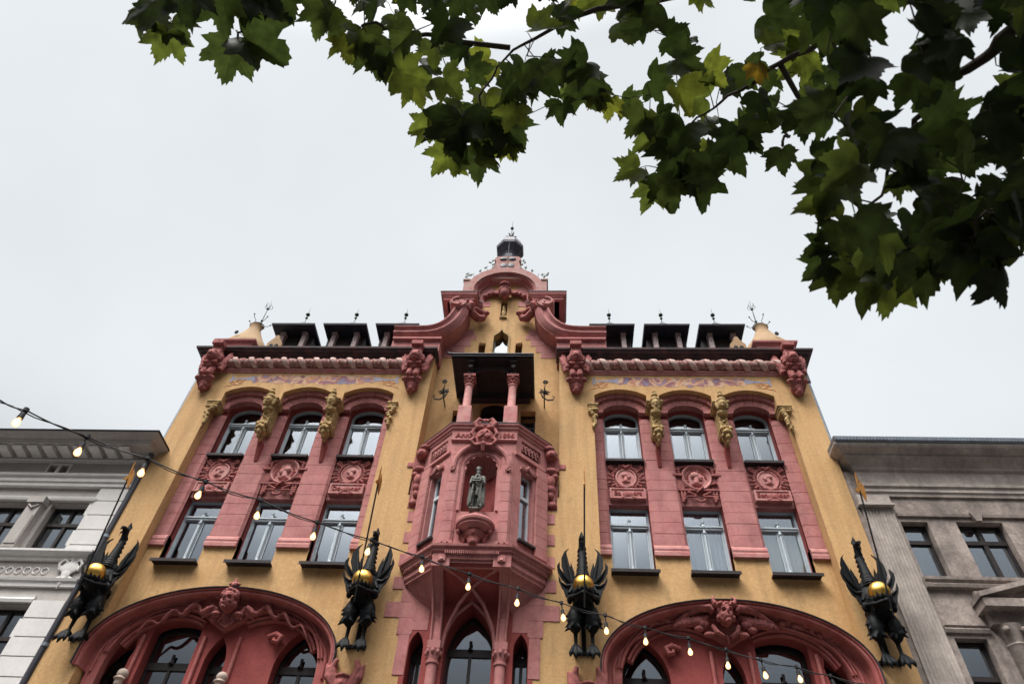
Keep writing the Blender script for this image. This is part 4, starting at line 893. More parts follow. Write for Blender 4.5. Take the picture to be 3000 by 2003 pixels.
# wrought-iron lamp hooks beside the canopy
for sx in (1, -1):
    k = MB(sx); cx = 1.62
    k.tube([(cx, .68, 17.95), (cx, .3, 17.95), (cx + .02, .1, 18.05), (cx, .0, 18.2)], .02, 6)
    k.tube([(cx - .1, .2, 18.35), (cx - .12, .15, 18.15), (cx - .05, .15, 17.95), (cx + .1, .15, 17.8), (cx + .28, .15, 17.82), (cx + .33, .15, 17.95), (cx + .25, .15, 17.98)], [.02, .022, .024, .024, .022, .016, .01], 6)
    k.tube([(cx - .05, .15, 17.9), (cx + .0, .15, 18.2), (cx + .02, .15, 18.5)], .016, 6)
    for a_ in range(6): k.ell((cx + .03 + .055 * math.cos(a_ * 1.05), .12, 18.6 + .055 * math.sin(a_ * 1.05)), (.04, .03, .04), None, 7, 5)
    for a_, L_ in ((20, .22), (60, .2), (120, .2), (160, .2), (-20, .18)): k.tube([(cx, .15, 18.12), (cx + L_ * .6 * math.cos(R(a_)), .15, 18.12 + L_ * .75 * math.sin(R(a_))), (cx + L_ * math.cos(R(a_)), .15, 18.1 + L_ * .6 * math.sin(R(a_)))], [.02, .03, .006], 6)
    k.build('iron_flower_hook', IRON, H, smooth=50)

# ---------------------------------------------------------------- roof, dormers, corner turrets
rf = MB()
for s in (1, -1): rf = MB(); rf.add([(s * 2.2, .1, 19.72), (s * 9.9, .1, 19.72), (s * 9.9, 7, 22.0), (s * 2.2, 7, 22.0)], [(0, 1, 2, 3)]); rf.build('roof', ROOF, H)
def dormer(cx, proto=[None]):
    if proto[0] is not None: return copy_part(proto[0], H, (cx, 0, 0))
    b = MB(); b.box(-.72, .72, 1.62, 4.0, 19.9, 22.6); o = b.build('dormer', DWOOD, H)
    r = MB(); r.add([(-.83, 1.05, 22.70), (.83, 1.05, 22.70), (.83, 2.7, 22.70), (-.83, 2.7, 22.70), (-.85, 1.03, 22.78), (.85, 1.03, 22.78), (.85, 2.72, 22.78), (-.85, 2.72, 22.78), (-.16, 1.65, 23.42), (.16, 1.65, 23.42), (.16, 1.95, 23.42), (-.16, 1.95, 23.42)], [(0, 3, 2, 1), (0, 1, 5, 4), (1, 2, 6, 5), (2, 3, 7, 6), (3, 0, 4, 7), (4, 5, 9, 8), (5, 6, 10, 9), (6, 7, 11, 10), (7, 4, 8, 11)])
    r.lathe([(.25, 23.4), (.22, 23.55), (.07, 23.75), (.02, 23.85), (0, 23.85)], (0, 1.8, 0), 4, rot=45); r.build('roof', ROOF, o)
    f = MB(); f.tube([(0, 1.8, 23.6), (0, 1.8, 24.2), (0, 1.8, 24.7)], [.02, .016, .004], 6); f.ell((0, 1.8, 24.06), .055); f.ell((0, 1.8, 24.28), .085); f.build('finial', IVY, o, smooth=60)
    for s in (-1, 1):
        p = MB(); p.box(s * .43 - .085, s * .43 + .085, 1.40, 1.62, 20.2, 22.64); p.box(s * .43 - .10, s * .43 + .10, 1.37, 1.62, 22.55, 22.66)
        p.ell((s * .43, 1.40, 22.35), (.05, .03, .12), None, 8, 6); p.build('post', POST, o)
    w_ = MB(); w_.wall(arched(0, .33, 20.4, 21.6, .32), [arched(0, .27, 20.46, 21.6, .26)], 1.55, 1.615); w_.box(-.3, .3, 1.56, 1.6, 21.3, 21.36); wd = w_.build('dormer_window', POST, o)
    g_ = MB(); g_.wall(arched(0, .3, 20.44, 21.6, .29), [], 1.59, 1.595); g_.build('pane', GLASSD, wd)
    proto[0] = o; o.location = (cx, 0, 0) if "cx" in locals() else (px, 0, 0); return o
for cx in (4.08, 6.12, 8.15, -4.08, -6.12, -8.15): dormer(cx)
for sx in (1, -1):
    p = MB(sx); p.sweep([(8.82, 1.6), (8.82, .2), (10.02, .2), (10.02, 1.6)], [(-.5, 19.8), (.03, 19.8), (.03, 20.5), (.07, 20.55), (.08, 20.58), (.14, 20.61), (.15, 20.68), (-.5, 20.70)], 'xy'); p.box(8.9, 9.95, .3, 1.6, 19.8, 20.66); p.build('turret_plinth', RED, H)
    t = MB(sx); vs = []; prof = [(.95, 20.6), (.88, 21.0), (.72, 21.3), (.52, 21.6), (.36, 21.92), (.235, 22.2), (.24, 22.38), (.27, 22.45), (.0, 22.46)]
    t.lathe(prof, (9.48, .95, 0), 24, sy=.8); tt = t.build('corner_turret', TURR, H, smooth=40)
    t = MB(sx)
    for (x, y, z) in ((8.50, 1.0, 21.22), (10.12, 1.0, 20.85)):
        t.prism([(x - .28, 19.8), (x - .28, z + .35), (x - .1, z + .62), (x - .06, z + .78), (x + .06, z + .78), (x + .1, z + .62), (x + .28, z + .35), (x + .28, 19.8)], y, y + .4)
    t.build('turret_gablet', TURR, tt)
    h = MB(sx)
    for (x, y, z) in ((9.66, .27, 21.3), (8.40, .99, 21.4), (8.6, .99, 21.4)): h.ell((x, y, z), (.075, .03, .1)); h.build('vent_hole', INT, tt); h = MB(sx)
    f = MB(sx); f.tube([(9.38, .95, 22.45), (9.38, .95, 23.4), (9.38, .95, 24.1)], [.03, .016, .004], 6)
    for z in (22.6, 22.8, 23.55): f.ell((9.38, .95, z), .05)
    for a_ in range(5):
        an = a_ * 1.257; ca, sa = math.cos(an), math.sin(an)
        f.tube([(9.44 + .24 * ca, .95 + .2 * sa, 22.45), (9.44 + .2 * ca, .95 + .2 * sa, 22.62), (9.44 + .34 * ca, .95 + .3 * sa, 22.66), (9.44 + .42 * ca, .95 + .36 * sa, 22.78)], .012, 5); f.ell((9.44 + .43 * ca, .95 + .37 * sa, 22.8), .03)
        f.tube([(9.38 + .02 * ca, .95, 23.5), (9.38 + .16 * ca, .95 + .16 * sa, 23.7), (9.38 + .1 * ca, .95 + .1 * sa, 23.82)], .01, 5); 
    f.tube([(9.44 + .25 * math.cos(k * .52), .95 + .2 * math.sin(k * .52), 22.48) for k in range(13)], .02, 5); f.build('iron_finial', IVY, tt)

# ---------------------------------------------------------------- big basket arches of the lower storey
for sx in (1, -1):
    C = 6.07; X = lambda u: C + u
    T = MB(sx)
    w1 = gothic(X(-2.0), .56, 7.0, 9.15, 1.02); w3 = gothic(X(.0), .26, 7.0, 9.25, .68); w4 = [(X(.58), 7.0), (X(.58), 10.06)] + arc(X(1.185), 10.06, .605, .24, 180, 0, 12) + [(X(1.79), 7.0)]; w5 = [(X(2.1), 7.0), (X(2.1), 9.3), (X(2.05), 9.6), (X(2.1), 9.86), (X(2.45), 9.62), (X(2.66), 9.3), (X(2.74), 9.0), (X(2.72), 7.0)]
    big = [(X(-2.9), 6.9)] + arc(X(0), 9.25, 2.9, 1.57, 180, 0, 40) + [(X(2.9), 6.9)]
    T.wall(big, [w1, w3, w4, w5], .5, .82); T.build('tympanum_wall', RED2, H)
    # relief band between the hood and the twin inner arches
    def twin(s_, o=0):   # outer foot of one inner arch, over its crown, to the pendant between the two
        q = [(X(s_ * (1.2 + (1.36 - o) * math.cos(R(t)))), 9.05 + (1.44 - o) * math.sin(R(t))) for t in range(0, 91, 6)]
        return q + [(X(s_ * (1.2 - .8 * t / 8)), 10.49 - o - .24 * (t / 8) ** 2) for t in range(1, 9)]
    lo = twin(1) + [(X(0), 10.0)] + twin(-1)[::-1]
    b = MB(sx); b.prism([(X(-2.86), 7.0)] + arc(X(0), 9.25, 2.86, 1.53, 180, 0, 44) + [(X(2.86), 7.0), (X(2.56), 7.0)] + lo + [(X(-2.56), 7.0)], .30, .52); b.build('arch_band', REDA, H, smooth=20)
    m = MB(sx)
    for s in (1, -1):
        a_ = twin(s)
        m.sweep(a_[2:-1], [(.0, .32), (.01, .25), (.035, .235), (.06, .25), (.065, .295), (.085, .295), (.095, .25), (.12, .24), (.14, .27), (.14, .32)], 'xz', flip=s)
        m.sweep(twin(s, .02)[4:-1], [(-.02, .52), (-.02, .36), (-.05, .34), (-.08, .37), (-.085, .45), (-.105, .45), (-.115, .40), (-.14, .395), (-.16, .43), (-.16, .52)], 'xz', flip=s)
    m.build('arch_moulding', REDA, H, smooth=30)
    h = MB(sx); path = [(X(-2.92), 8.9)] + arc(X(0), 9.25, 2.92, 1.53, 178, 2, 48) + [(X(2.92), 8.9)]
    h.sweep(path, [(-.20, .42), (-.20, .26), (-.17, .24), (-.145, .26), (-.14, .33), (-.09, .34), (-.03, .28), (-.01, .12), (-.015, .0), (.01, -.05), (.05, -.07), (.075, -.05), (.08, -.10), (.105, -.11), (.11, .42)], 'xz', flip=-1); h.build('arch_hood', REDA, H, smooth=25)
    h = MB(sx); h.sweep(path, [(.108, .42), (.108, -.13), (.135, -.14), (.15, .42)], 'xz', flip=-1); h.build('hood_edge_strip', ROOF, H)  # thin dark strip along the top edge of the hood
    # inner pillars
    p = MB(sx)
    for u0, u1 in ((.32, .52), (1.83, 2.05), (-.56, -.36)):
        p.tube([(X((u0 + u1) / 2), .46, 7.0), (X((u0 + u1) / 2), .46, 9.9)], .05, 8); p.build('pillar_moulding', REDA, H, smooth=50); p = MB(sx)
    p.tube([(X(-1.15), .42, 9.93), (X(-1.35), .36, 9.97), (X(-1.5), .34, 9.88), (X(-1.45), .33, 9.75), (X(-1.33), .33, 9.78), (X(-1.35), .33, 9.86)], [.05, .07, .08, .075, .06, .04], 8); p.build('scroll_end', REDA, H, smooth=50)
    dark_win(X(-2.0), .54, 9.32, gothic(X(-2.0), .56, 7.0, 9.15, .95), sx, .82); dark_win(X(0), .26, 9.3, gothic(X(0), .26, 7.0, 9.25, .66), sx, .86)
    dark_win(X(1.185), .605, 9.32, [(X(.58), 7.0), (X(.58), 10.0)] + arc(X(1.185), 10.0, .605, .22, 180, 0, 12) + [(X(1.79), 7.0)], sx, .82); dark_win(X(2.42), .3, 9.3, [(X(2.1), 7.0), (X(2.1), 9.7), (X(2.45), 9.5), (X(2.72), 9.0), (X(2.72), 7.0)], sx, .86)
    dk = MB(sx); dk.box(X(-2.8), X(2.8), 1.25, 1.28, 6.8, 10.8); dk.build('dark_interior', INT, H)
    # the carved head with its serpents (left) or wings (right)
    b = MB(); xc = sx * 6.0; zc = 10.55
    b.ell((xc, .12, zc), (.17, .19, .24)); b.ell((xc, .03, zc - .1), (.13, .14, .16)); b.ell((xc, -.10, zc - .03), (.035, .06, .08)); b.ell((xc, -.06, zc - .15), (.06, .05, .028)); b.ell((xc, -.03, zc - .24), (.07, .07, .06)); b.ell((xc, .14, zc + .12), (.2, .2, .17))
    for s in (-1, 1): b.ell((xc + s * .075, -.06, zc + .055), (.055, .05, .025)); b.ell((xc + s * .18, .12, zc - .05), (.04, .07, .08)); b.ell((xc + s * .09, -.02, zc - .07), (.05, .05, .05))
    if sx < 0:
        for i in range(12): a_ = R(i * 30); b.ell((xc + .17 * math.cos(a_), .02 + .06 * abs(math.cos(a_)), zc + .17 + .08 * math.sin(a_)), .075)
        b.cap((xc, .1, zc + .3), (xc, .08, zc + .42), .05, .07); b.ell((xc, .08, zc + .47), (.16, .05, .05)); b.cap((xc, .08, zc + .47), (xc, .08, zc + .62), .05, .02)
        for s in (-1, 1):
            b.tube([(xc + s * .22, .2, zc + .2), (xc + s * .6, .2, zc + .24), (xc + s * .95, .22, zc + .1), (xc + s * 1.02, .24, zc - .02)], [.04, .035, .03, .03], 8)
            pts = [(xc + s * (.3 + i * .075), .25 + .03 * math.cos(i), zc - .22 + .13 * math.sin(i * .95 + .3) * (1 - i * .016) + (.16 if 4 < i else .04 * i) - max(0, i - 7) ** 1.5 * .0085) for i in range(25)]
            b.tube(pts, [.085 - .0026 * i for i in range(25)], 8)
            b.ell((xc + s * .28, .2, zc - .24), (.12, .08, .07)); b.cap((xc + s * .2, .2, zc - .24), (xc + s * .36, .22, zc - .32), .035, .03)
            b.cap((xc + s * .45, .25, zc - .12), (xc + s * .7, .26, zc - .18), .05, .02); b.cap((xc + s * .45, .25, zc - .18), (xc + s * .65, .26, zc - .28), .04, .02)
            b.tube([(xc + s * .12, .22, zc - .3), (xc + s * .2, .25, zc - .36), (xc + s * .1, .27, zc - .44), (xc, .28, zc - .5)], .03, 6)
    else:
        for s in (-1, 1):
            b.chain([(xc + s * .13, .1, zc + .22), (xc + s * .24, .06, zc + .27), (xc + s * .27, .05, zc + .36), (xc + s * .21, .06, zc + .45)], [.075, .07, .05, .02], 8)
            b.tube([(xc + s * .28, .12, zc + .10), (xc + s * .34, .12, zc + .2), (xc + s * .55, .15, zc + .22), (xc + s * .85, .2, zc + .12), (xc + s * 1.1, .24, zc - .06), (xc + s * 1.22, .26, zc - .2)], [.07, .09, .085, .07, .05, .03], 9)
            for k in range(6): b.chain([(xc + s * (.38 + k * .11), .25, zc + .08 - k * .02), (xc + s * (.52 + k * .11), .25, zc - .04 - k * .022), (xc + s * (.72 + k * .09), .27, zc - .11 - k * .014)], [.07, .075, .045], 7)
            for k in range(9): b.ell((xc + s * (1.35 + k * .13), .27, zc - .02 - .006 * k * k + .06 * math.sin(k * 1.9)), (.11 - k * .006, .06, .07))
            b.tube([(xc + s * .3, .24, zc - .15), (xc + s * .22, .2, zc - .35), (xc + s * .08, .22, zc - .44)], .06, 7); b.ell((xc + s * .4, .25, zc - .36), (.13, .06, .07)); b.ell((xc + s * .62, .26, zc - .22), (.12, .06, .07)); b.ell((xc + s * .5, .25, zc - .1), (.15, .07, .1))
        for i in range(7): b.ell((xc - .15 + i * .05, .0, zc + .2 + .03 * math.sin(i * 2.3)), (.045, .06, .05))
        b.cap((xc, .25, zc - .42), (xc + .03, .27, zc - .56), .05, .02)
    b.v = [(x, .3 + (y - .3) * 1.55, z) for x, y, z in b.v]; sculpt('carved_head', b, CARVE, H, .013, 1)
    # armoured figures whose helmets rise between the windows
    for u0 in (1.95, -.42):
        b = MB(); x = sx * X(u0) ; y = .30
        b.M = Matrix.Translation((0, 0, -.12)); b.ell((x, y, 8.98), (.13, .14, .13)); b.ell((x, y - .06, 8.86), (.14, .12, .04)); b.ell((x, y - .02, 8.78), (.1, .11, .12)); b.ell((x - .03, y, 8.5), (.2, .15, .2)); b.cap((x - .1, y, 8.62), (x - .26, y - .05, 8.66), .05, .03); b.cap((x, y, 8.4), (x, y + .05, 7.9), .16, .12)
        o = sculpt('knight_bust', b, BONE, H, .016, 1)
    # plumed mask on the pier under the griffin
    b = MB(); x = sx * 2.72; y = -.06
    b.ell((x, y, 8.65), (.16, .16, .2)); b.ell((x, y - .14, 8.62), (.035, .05, .06)); b.ell((x, y - .05, 8.8), (.17, .15, .05)); b.ell((x, y - .1, 8.52), (.07, .07, .04))
    for s in (-1, 1):
        b.chain([(x + s * .16, y, 8.55), (x + s * .24, y, 8.8), (x + s * .3, y, 9.0), (x + s * .24, y - .03, 9.15)], [.08, .11, .1, .06], 8); b.chain([(x + s * .2, y, 8.6), (x + s * .36, y, 8.8), (x + s * .42, y - .02, 9.05)], [.06, .09, .04], 8)
    b.ell((x, y + .02, 8.3), (.15, .12, .2)); sculpt('plumed_mask', b, CARVE, H, .016, 1)

# ------------------------------------------------------------------ statue in the niche
S = thing('statue', 'dark bronze statue of a bearded man in a long coat standing in the niche', 'statue', (-.04, -1.06, 12.60))
b = MB()   # one continuous figure, 1.36 m tall, weight on his right leg
b.box(-.17, .17, -.14, .14, 0, .05)
b.chain([(-.085, -.02, .70), (-.095, -.04, .42), (-.095, .0, .12)], [.085, .062, .045]); b.ell((-.10, -.08, .085), (.045, .1, .04))
b.chain([(.07, -.01, .70), (.085, -.07, .42), (.10, -.03, .12)], [.085, .06, .045]); b.ell((.12, -.10, .085), (.045, .1, .04))
b.ell((0, 0, .74), (.16, .12, .12)); b.ell((0, .0, .92), (.155, .115, .2)); b.ell((0, .01, 1.05), (.18, .11, .1)); b.cap((0, -.005, 1.1), (0, -.02, 1.2), .055)
b.ell((0, -.03, 1.255), (.07, .082, .098)); b.ell((0, -.115, 1.255), (.016, .022, .026)); b.ell((-.028, -.10, 1.275), (.018, .012, .009)); b.ell((.028, -.10, 1.275), (.018, .012, .009)); b.ell((-.07, -.02, 1.25), (.014, .02, .03)); b.ell((.07, -.02, 1.25), (.014, .02, .03))
b.ell((0, -.085, 1.175), (.058, .045, .075)); b.ell((0, -.09, 1.11), (.045, .035, .07)); b.ell((0, -.098, 1.215), (.03, .015, .01))
for s in (-1, 1):
    b.chain([(s * .175, .01, 1.07), (s * .215, .0, .90), (s * .20, -.07, .82), (s * .12, -.17, .86 + .02 * s), (s * .06, -.20, .90)], [.07, .062, .056, .042, .034])
    for k in range(4): b.chain([(s * .06, -.205, .915 - k * .016), (s * .025, -.225, .905 - k * .016), (s * .0, -.215, .90 - k * .016)], [.010, .010, .008], 6)
    b.cap((s * .055, -.21, .93), (s * .02, -.235, .945), .012, .009, 6)
    b.chain([(s * .15, .02, 1.06), (s * .19, .03, .75), (s * .215, .03, .42), (s * .22, .02, .2)], [.06, .075, .07, .05]); b.chain([(s * .05, -.10, 1.08), (s * .10, -.12, .84), (s * .13, -.11, .5), (s * .16, -.08, .22)], [.035, .04, .045, .035])
b.chain([(-.13, -.08, 1.02), (0, -.13, .94), (.12, -.13, .84), (.13, -.10, .6)], [.03, .035, .04, .03]); b.chain([(-.02, -.12, .78), (.04, -.13, .58), (.02, -.12, .42), (.07, -.1, .40)], [.04, .05, .045, .03])
b.box(-.18, .18, .02, .1, .18, .8); b.chain([(.16, .02, .6), (.2, 0, .2)], [.06, .09]); b.cap((.17, -.05, .10), (.17, -.05, .24), .06)
b.v = [(x * .82, y, z) for x, y, z in b.v]; sculpt('body', b, BRONZE, S, .0105, 1)
h = MB(); h.lathe([(.0, 0), (.085, 0), (.09, .02), (.078, .04), (.082, .085), (.06, .105), (0, .11)], (0, -.015, 1.30), 14); h.build('hat', BRONZE, S, smooth=40)
h = MB(); h.box(-.09, .09, -.26, -.225, .84, .86); h.add([(-.10, -.20, .90), (0, -.215, .885), (.10, -.20, .90), (.10, -.25, .80), (0, -.265, .785), (-.10, -.25, .80), (-.10, -.21, .875), (0, -.225, .86), (.10, -.21, .875), (.10, -.262, .785), (0, -.277, .77), (-.10, -.262, .785)], [(0, 1, 4, 5), (1, 2, 3, 4), (6, 11, 10, 7), (7, 10, 9, 8), (0, 5, 11, 6), (2, 8, 9, 3), (5, 4, 10, 11), (4, 3, 9, 10), (0, 6, 7, 1), (1, 7, 8, 2)]); h.build('book', BRONZE, S)

# ------------------------------------------------------------------ iron griffins holding golden globes
def griffin(loc, label, turn=0, proto=[None]):
    p0 = Vector((.0, -.97, .95)); axis = (Vector((.06, -1.5, 3.95)) - p0).normalized()
    if proto[0] is not None:
        o = proto[0].copy(); COL.objects.link(o); o.location = loc; o['label'] = label
        for ch in list(proto[0].children):
            c = copy_part(ch, o)
            if ch.name.startswith('halberd'): c.matrix_basis = Matrix.Translation(p0) @ Matrix.Rotation(R(turn), 4, axis) @ Matrix.Translation(-p0)
        return o
    T = thing('griffin_statue', label, 'griffin statue', loc, 'iron griffins on the house front')
    b = MB(); rnd = random.Random(4)
    for s in (-1, 1):
        x = s * .19
        b.cap((x, -.28, .78), (x, -.30, .42), .055, .04)                                    # shank
        for dx, L_ in ((-.12, .36), (0, .40), (.12, .36)):                                  # three clawed toes
            b.chain([(x, -.30, .42), (x + dx * .55, -.38, .30), (x + dx, -.46, .42 - L_ * .72), (x + dx * 1.12, -.47, .42 - L_)], [.05, .055, .05, .012], 8)
        b.cap((x, -.25, .4), (x, -.05, .33), .045, .06)
        b.ell((s * .20, -.36, 1.0), (.175, .20, .34)); b.cap((s * .16, -.46, 1.22), (s * .20, -.36, .9), .11, .15); b.ell((s * .16, -.52, 1.26), (.085, .09, .08))
        for k in range(16):                                                                 # shaggy thigh feathers
            a = rnd.uniform(-.4, 2.6); z = rnd.uniform(.75, 1.15); b.cap((s * (.20 + .13 * math.cos(a)), -.36 - .12 * math.sin(a), z), (s * (.20 + .24 * math.cos(a)), -.36 - .18 * math.sin(a), z - .10), .05, .014, 6)
        b.cap((s * .14, -.2, 1.1), (s * .1, -.3, 1.4), .12, .16)
    b.ell((0, -.34, 1.42), (.19, .22, .3)); b.ell((0, -.36, 1.68), (.33, .25, .36)); b.ell((0, -.3, 1.98), (.26, .22, .24)); b.cap((0, -.2, 1.5), (0, .1, 1.5), .15, .2)
    for s in (-1, 1):
        b.chain([(s * .26, -.32, 1.66), (s * .31, -.5, 1.46), (s * .20, -.80, 1.34), (s * .03, -.98, 1.34)], [.07, .055, .038, .034]); b.ell((s * .32, -.46, 1.44), (.07, .08, .12))
        for k in range(3): b.cap((s * .05, -.98, 1.37 - k * .03), (-s * .02, -1.01, 1.36 - k * .03), .018, .012, 6)
    nk = [(0, -.36, 2.05), (0, -.40, 2.3), (0, -.37, 2.55), (0, -.34, 2.8), (0, -.40, 3.0), (0, -.46, 3.08)]; b.chain(nk, [.19, .125, .10, .085, .085, .075])
    for k in range(6): b.tube([(.0, -.40, 1.98 + k * .07), (0, -.40, 2.03 + k * .07)], [.22 - k * .022, .17 - k * .02], 12)
    for k in range(12):
        z = 2.2 + k * .065; s = 1 if k % 2 else -1; b.cap((s * (.11 - k * .003), -.36, z), (s * (.16 - k * .004), -.33, z - .06), .035, .01, 6); b.cap((0, -.28, z), (0, -.2, z - .06), .035, .01, 6)
    b.ell((0, -.44, 3.08), (.085, .12, .095)); b.chain([(0, -.52, 3.10), (0, -.64, 3.06), (0, -.68, 2.97)], [.06, .045, .012]); b.chain([(0, -.52, 3.0), (0, -.60, 2.93), (0, -.62, 2.88)], [.035, .025, .01]); b.cap((.05, -.4, 3.14), (.07, -.34, 3.24), .03, .008, 6); b.cap((-.05, -.4, 3.14), (-.07, -.34, 3.24), .03, .008, 6)
    b.chain([(0, -.38, 3.12), (0, -.36, 3.26), (0, -.40, 3.38)], [.05, .055, .01]); b.cap((.0, -.6, 2.9), (.01, -.62, 2.74), .016, .006, 6)
    for k in range(14):                                                                     # jagged cup of flames under the globe
        a = math.pi * 2 * k / 14; b.chain([(.12 * math.cos(a), -.70 + .12 * math.sin(a), 1.42), (.20 * math.cos(a), -.70 + .20 * math.sin(a), 1.48), (.25 * math.cos(a), -.71 + .25 * math.sin(a), 1.53 + .05 * (k % 2))], [.07, .05, .012], 6)
    b.ell((0, -.64, 1.4), (.19, .2, .12)); b.cap((0, -.45, 1.4), (0, -.62, 1.42), .2, .16)
    sculpt('body', b, IRON, T, .019, 1)
    # wings of curved blades
    A = [(528, 362), (572, 396), (604, 455), (604, 525), (570, 592), (522, 645), (472, 655), (474, 560), (508, 478), (516, 520), (552, 462), (562, 420), (548, 388)]
    B = [(622, 500), (648, 540), (642, 585), (606, 635), (560, 664), (505, 690), (478, 664), (540, 636), (592, 598), (618, 550)]
    Cc = [(634, 618), (632, 662), (602, 712), (552, 742), (490, 752), (478, 708), (545, 702), (600, 672)]
    D = [(594, 715), (562, 784), (500, 794), (468, 744), (530, 738)]
    conv = lambda p: ((p[0] - 395) * .00245, 2.12 + (600 - p[1]) * .0034)
    for s in (-1, 1):
        wm = MB(s)
        for k, poly in enumerate((A, B, Cc, D)):
            pl = [conv(p) for p in poly]; n = len(pl); yc = -.30 - .05 * k
            cen = (sum(p[0] for p in pl) / n, sum(p[1] for p in pl) / n)
            bend = lambda x: -.28 * (x - .15) ** 2 * 2
            v0 = [(x, yc + bend(x), z) for x, z in pl]; v1 = [(x, yc + .035 + bend(x), z) for x, z in pl]
            tri = tessellate_polygon([[Vector((p[0], p[1], 0)) for p in pl]])
            wm.add(v0 + v1, [tuple(t) for t in tri] + [tuple(i + n for i in t[::-1]) for t in tri] + [(i, (i + 1) % n, (i + 1) % n + n, i + n) for i in range(n)])
            m2 = (pl[-1][0] + pl[1][0]) / 2, (pl[-1][1] + pl[1][1]) / 2
            wm.tube([(.24, yc, 1.95 - .06 * k), (cen[0], yc + bend(cen[0]) - .02, cen[1]), (m2[0], yc + bend(m2[0]), m2[1])], [.06, .035, .008], 6)
        wm.build('wing', IRON, T, smooth=35)
    gl = MB(); gl.ell((0, -.72, 1.66), .245, None, 28, 18); gl.build('globe', GOLD, T, smooth=80)
    p0 = Vector((.0, -.97, .95)); p1 = Vector((.06, -1.5, 3.95)); dirv = (p1 - p0).normalized()
    pm = MB(); pm.tube([p0, p1], .021, 8); hb = pm.build('halberd', IRON, T, smooth=60)
    q = MB(); e = p1; X_ = Vector((1, 0, 0)); W = dirv
    def P(u, v, t): return e + X_ * u + W * v + Vector((0, 1, 0)) * t
    pl = [(-.025, -.06), (.02, -.1), (.10, -.30), (.13, -.12), (.13, .10), (.05, .30), (.04, .14), (.02, .12), (.012, .42), (-.0, .52), (-.02, .40), (-.03, .1), (-.12, .0)]
    n = len(pl); tri = tessellate_polygon([[Vector((a, c, 0)) for a, c in pl]])
    q.add([P(a, c, -.012) for a, c in pl] + [P(a, c, .012) for a, c in pl], [tuple(t) for t in tri] + [tuple(i + n for i in t[::-1]) for t in tri] + [(i, (i + 1) % n, (i + 1) % n + n, i + n) for i in range(n)])
    q.build('blade', RUSTG, hb)
    bk = MB(); bk.box(-.24, .24, -.06, .0, .32, .40); bk.box(-.05, .05, -.05, .02, .36, 1.7); bk.build('wall_bracket', IRON, T)
    proto[0] = T; return T
griffin((-9.25, 0, 9.16), 'black iron griffin with gold globe and bright halberd blade beside the dark drainpipe')
griffin((-2.60, 0, 9.16), 'black iron griffin with gold globe beside the arch with the curly-haired carved head', 68)
griffin((2.66, 0, 9.16), 'black iron griffin with gold globe beside the arch with the horned carved head', 82)
griffin((9.40, 0, 9.16), 'black iron griffin with gold globe beside the fluted sooty pilaster')

# ------------------------------------------------------------------ pale grey neighbour on the left
G = thing('grey_house', 'pale grey classical house with white quoins and a bracketed cornice', 'house', (-16, 0, 0))
def gb(mb, name, m, parent=None, smooth=None):
    o = mb.build(name, m, None, smooth)
    if parent is None: o.parent = G; o.matrix_parent_inverse = Matrix.Translation((16, 0, 0))
    else: o.parent = parent
    return o
XL = -24
m = MB(); wins = [(-12.16, -11.0), (-13.95, -12.8), (-15.9, -14.7), (-17.9, -16.7)]
hol = [[(a, 11.9), (a, 13.42), (c, 13.42), (c, 11.9)] for a, c in wins] + [[(a, 8.0), (a, 10.35), (c, 10.35), (c, 8.0)] for a, c in wins]
hol += [[(a, 14.5), (a, 14.8), (c, 14.8), (c, 14.5)] for a, c in ((-12.98, -12.72), (-12.62, -12.36))]
m.wall([(XL, 0), (XL, 15.2), (-10.0, 15.2), (-10.0, 0)], hol, .08, .45); m.box(XL, -9.96, 1.3, 10, 0, 15.0); gb(m, 'wall', MGREY)
m = MB(); m.box(XL, -10.0, .5, .52, 6, 15); gb(m, 'dark_interior', INT)
m = MB()   # crowning cornice with a returned end that laps over the ochre house
prof = [(-.3, 15.02), (.02, 15.04), (.05, 15.09), (.5, 15.11), (.58, 15.12), (.59, 15.18), (.62, 15.20), (.63, 15.24), (.70, 15.27), (.78, 15.31), (.83, 15.34), (.84, 15.38), (-.3, 15.40)]
m.sweep([(XL, .0), (-10.44, .0), (-10.44, .6)], prof, 'xy'); c = gb(m, 'cornice', MGREY, smooth=25)
m = MB(); m.sweep([(XL, .0), (-10.44, .0), (-10.44, .6)], [(.3, 15.405), (.87, 15.385), (.875, 15.41), (.3, 15.46)], 'xy'); gb(m, 'lead_edge', ROOF)
for i in range(29):
    m = MB(); x = -10.62 - i * .468; m.add([(x - .15, -.50, 15.105), (x + .15, -.50, 15.105), (x + .15, -.08, 15.105), (x - .15, -.08, 15.105), (x - .15, -.50, 15.02), (x + .15, -.50, 15.02), (x + .15, -.08, 14.98), (x - .15, -.08, 14.98), (x - .15, -.53, 15.06), (x + .15, -.53, 15.06)], [(0, 1, 2, 3), (4, 7, 6, 5), (1, 5, 6, 2), (0, 3, 7, 4), (0, 8, 9, 1), (8, 4, 5, 9), (0, 4, 8), (1, 9, 5), (2, 6, 7, 3)]); gb(m, 'modillion', LGREY)
m = MB(); m.sweep([(XL, .06), (-10.12, .06)], [(-.1, 14.90), (.02, 14.91), (.03, 14.96), (.07, 14.98), (.07, 15.02), (-.1, 15.03)], 'xy'); 
m.sweep([(XL, .06), (-10.12, .06)], [(-.1, 13.98), (.10, 13.98), (.10, 14.1), (.14, 14.12), (.14, 14.25), (.20, 14.29), (.22, 14.36), (.1, 14.40), (-.1, 14.41)], 'xy'); m.sweep([(XL, .08), (-10.9, .08)], [(-.1, 13.50), (.10, 13.50), (.12, 13.56), (.06, 13.6), (.07, 13.66), (-.1, 13.66)], 'xy'); gb(m, 'entablature', LGREY, smooth=25)
m = MB()
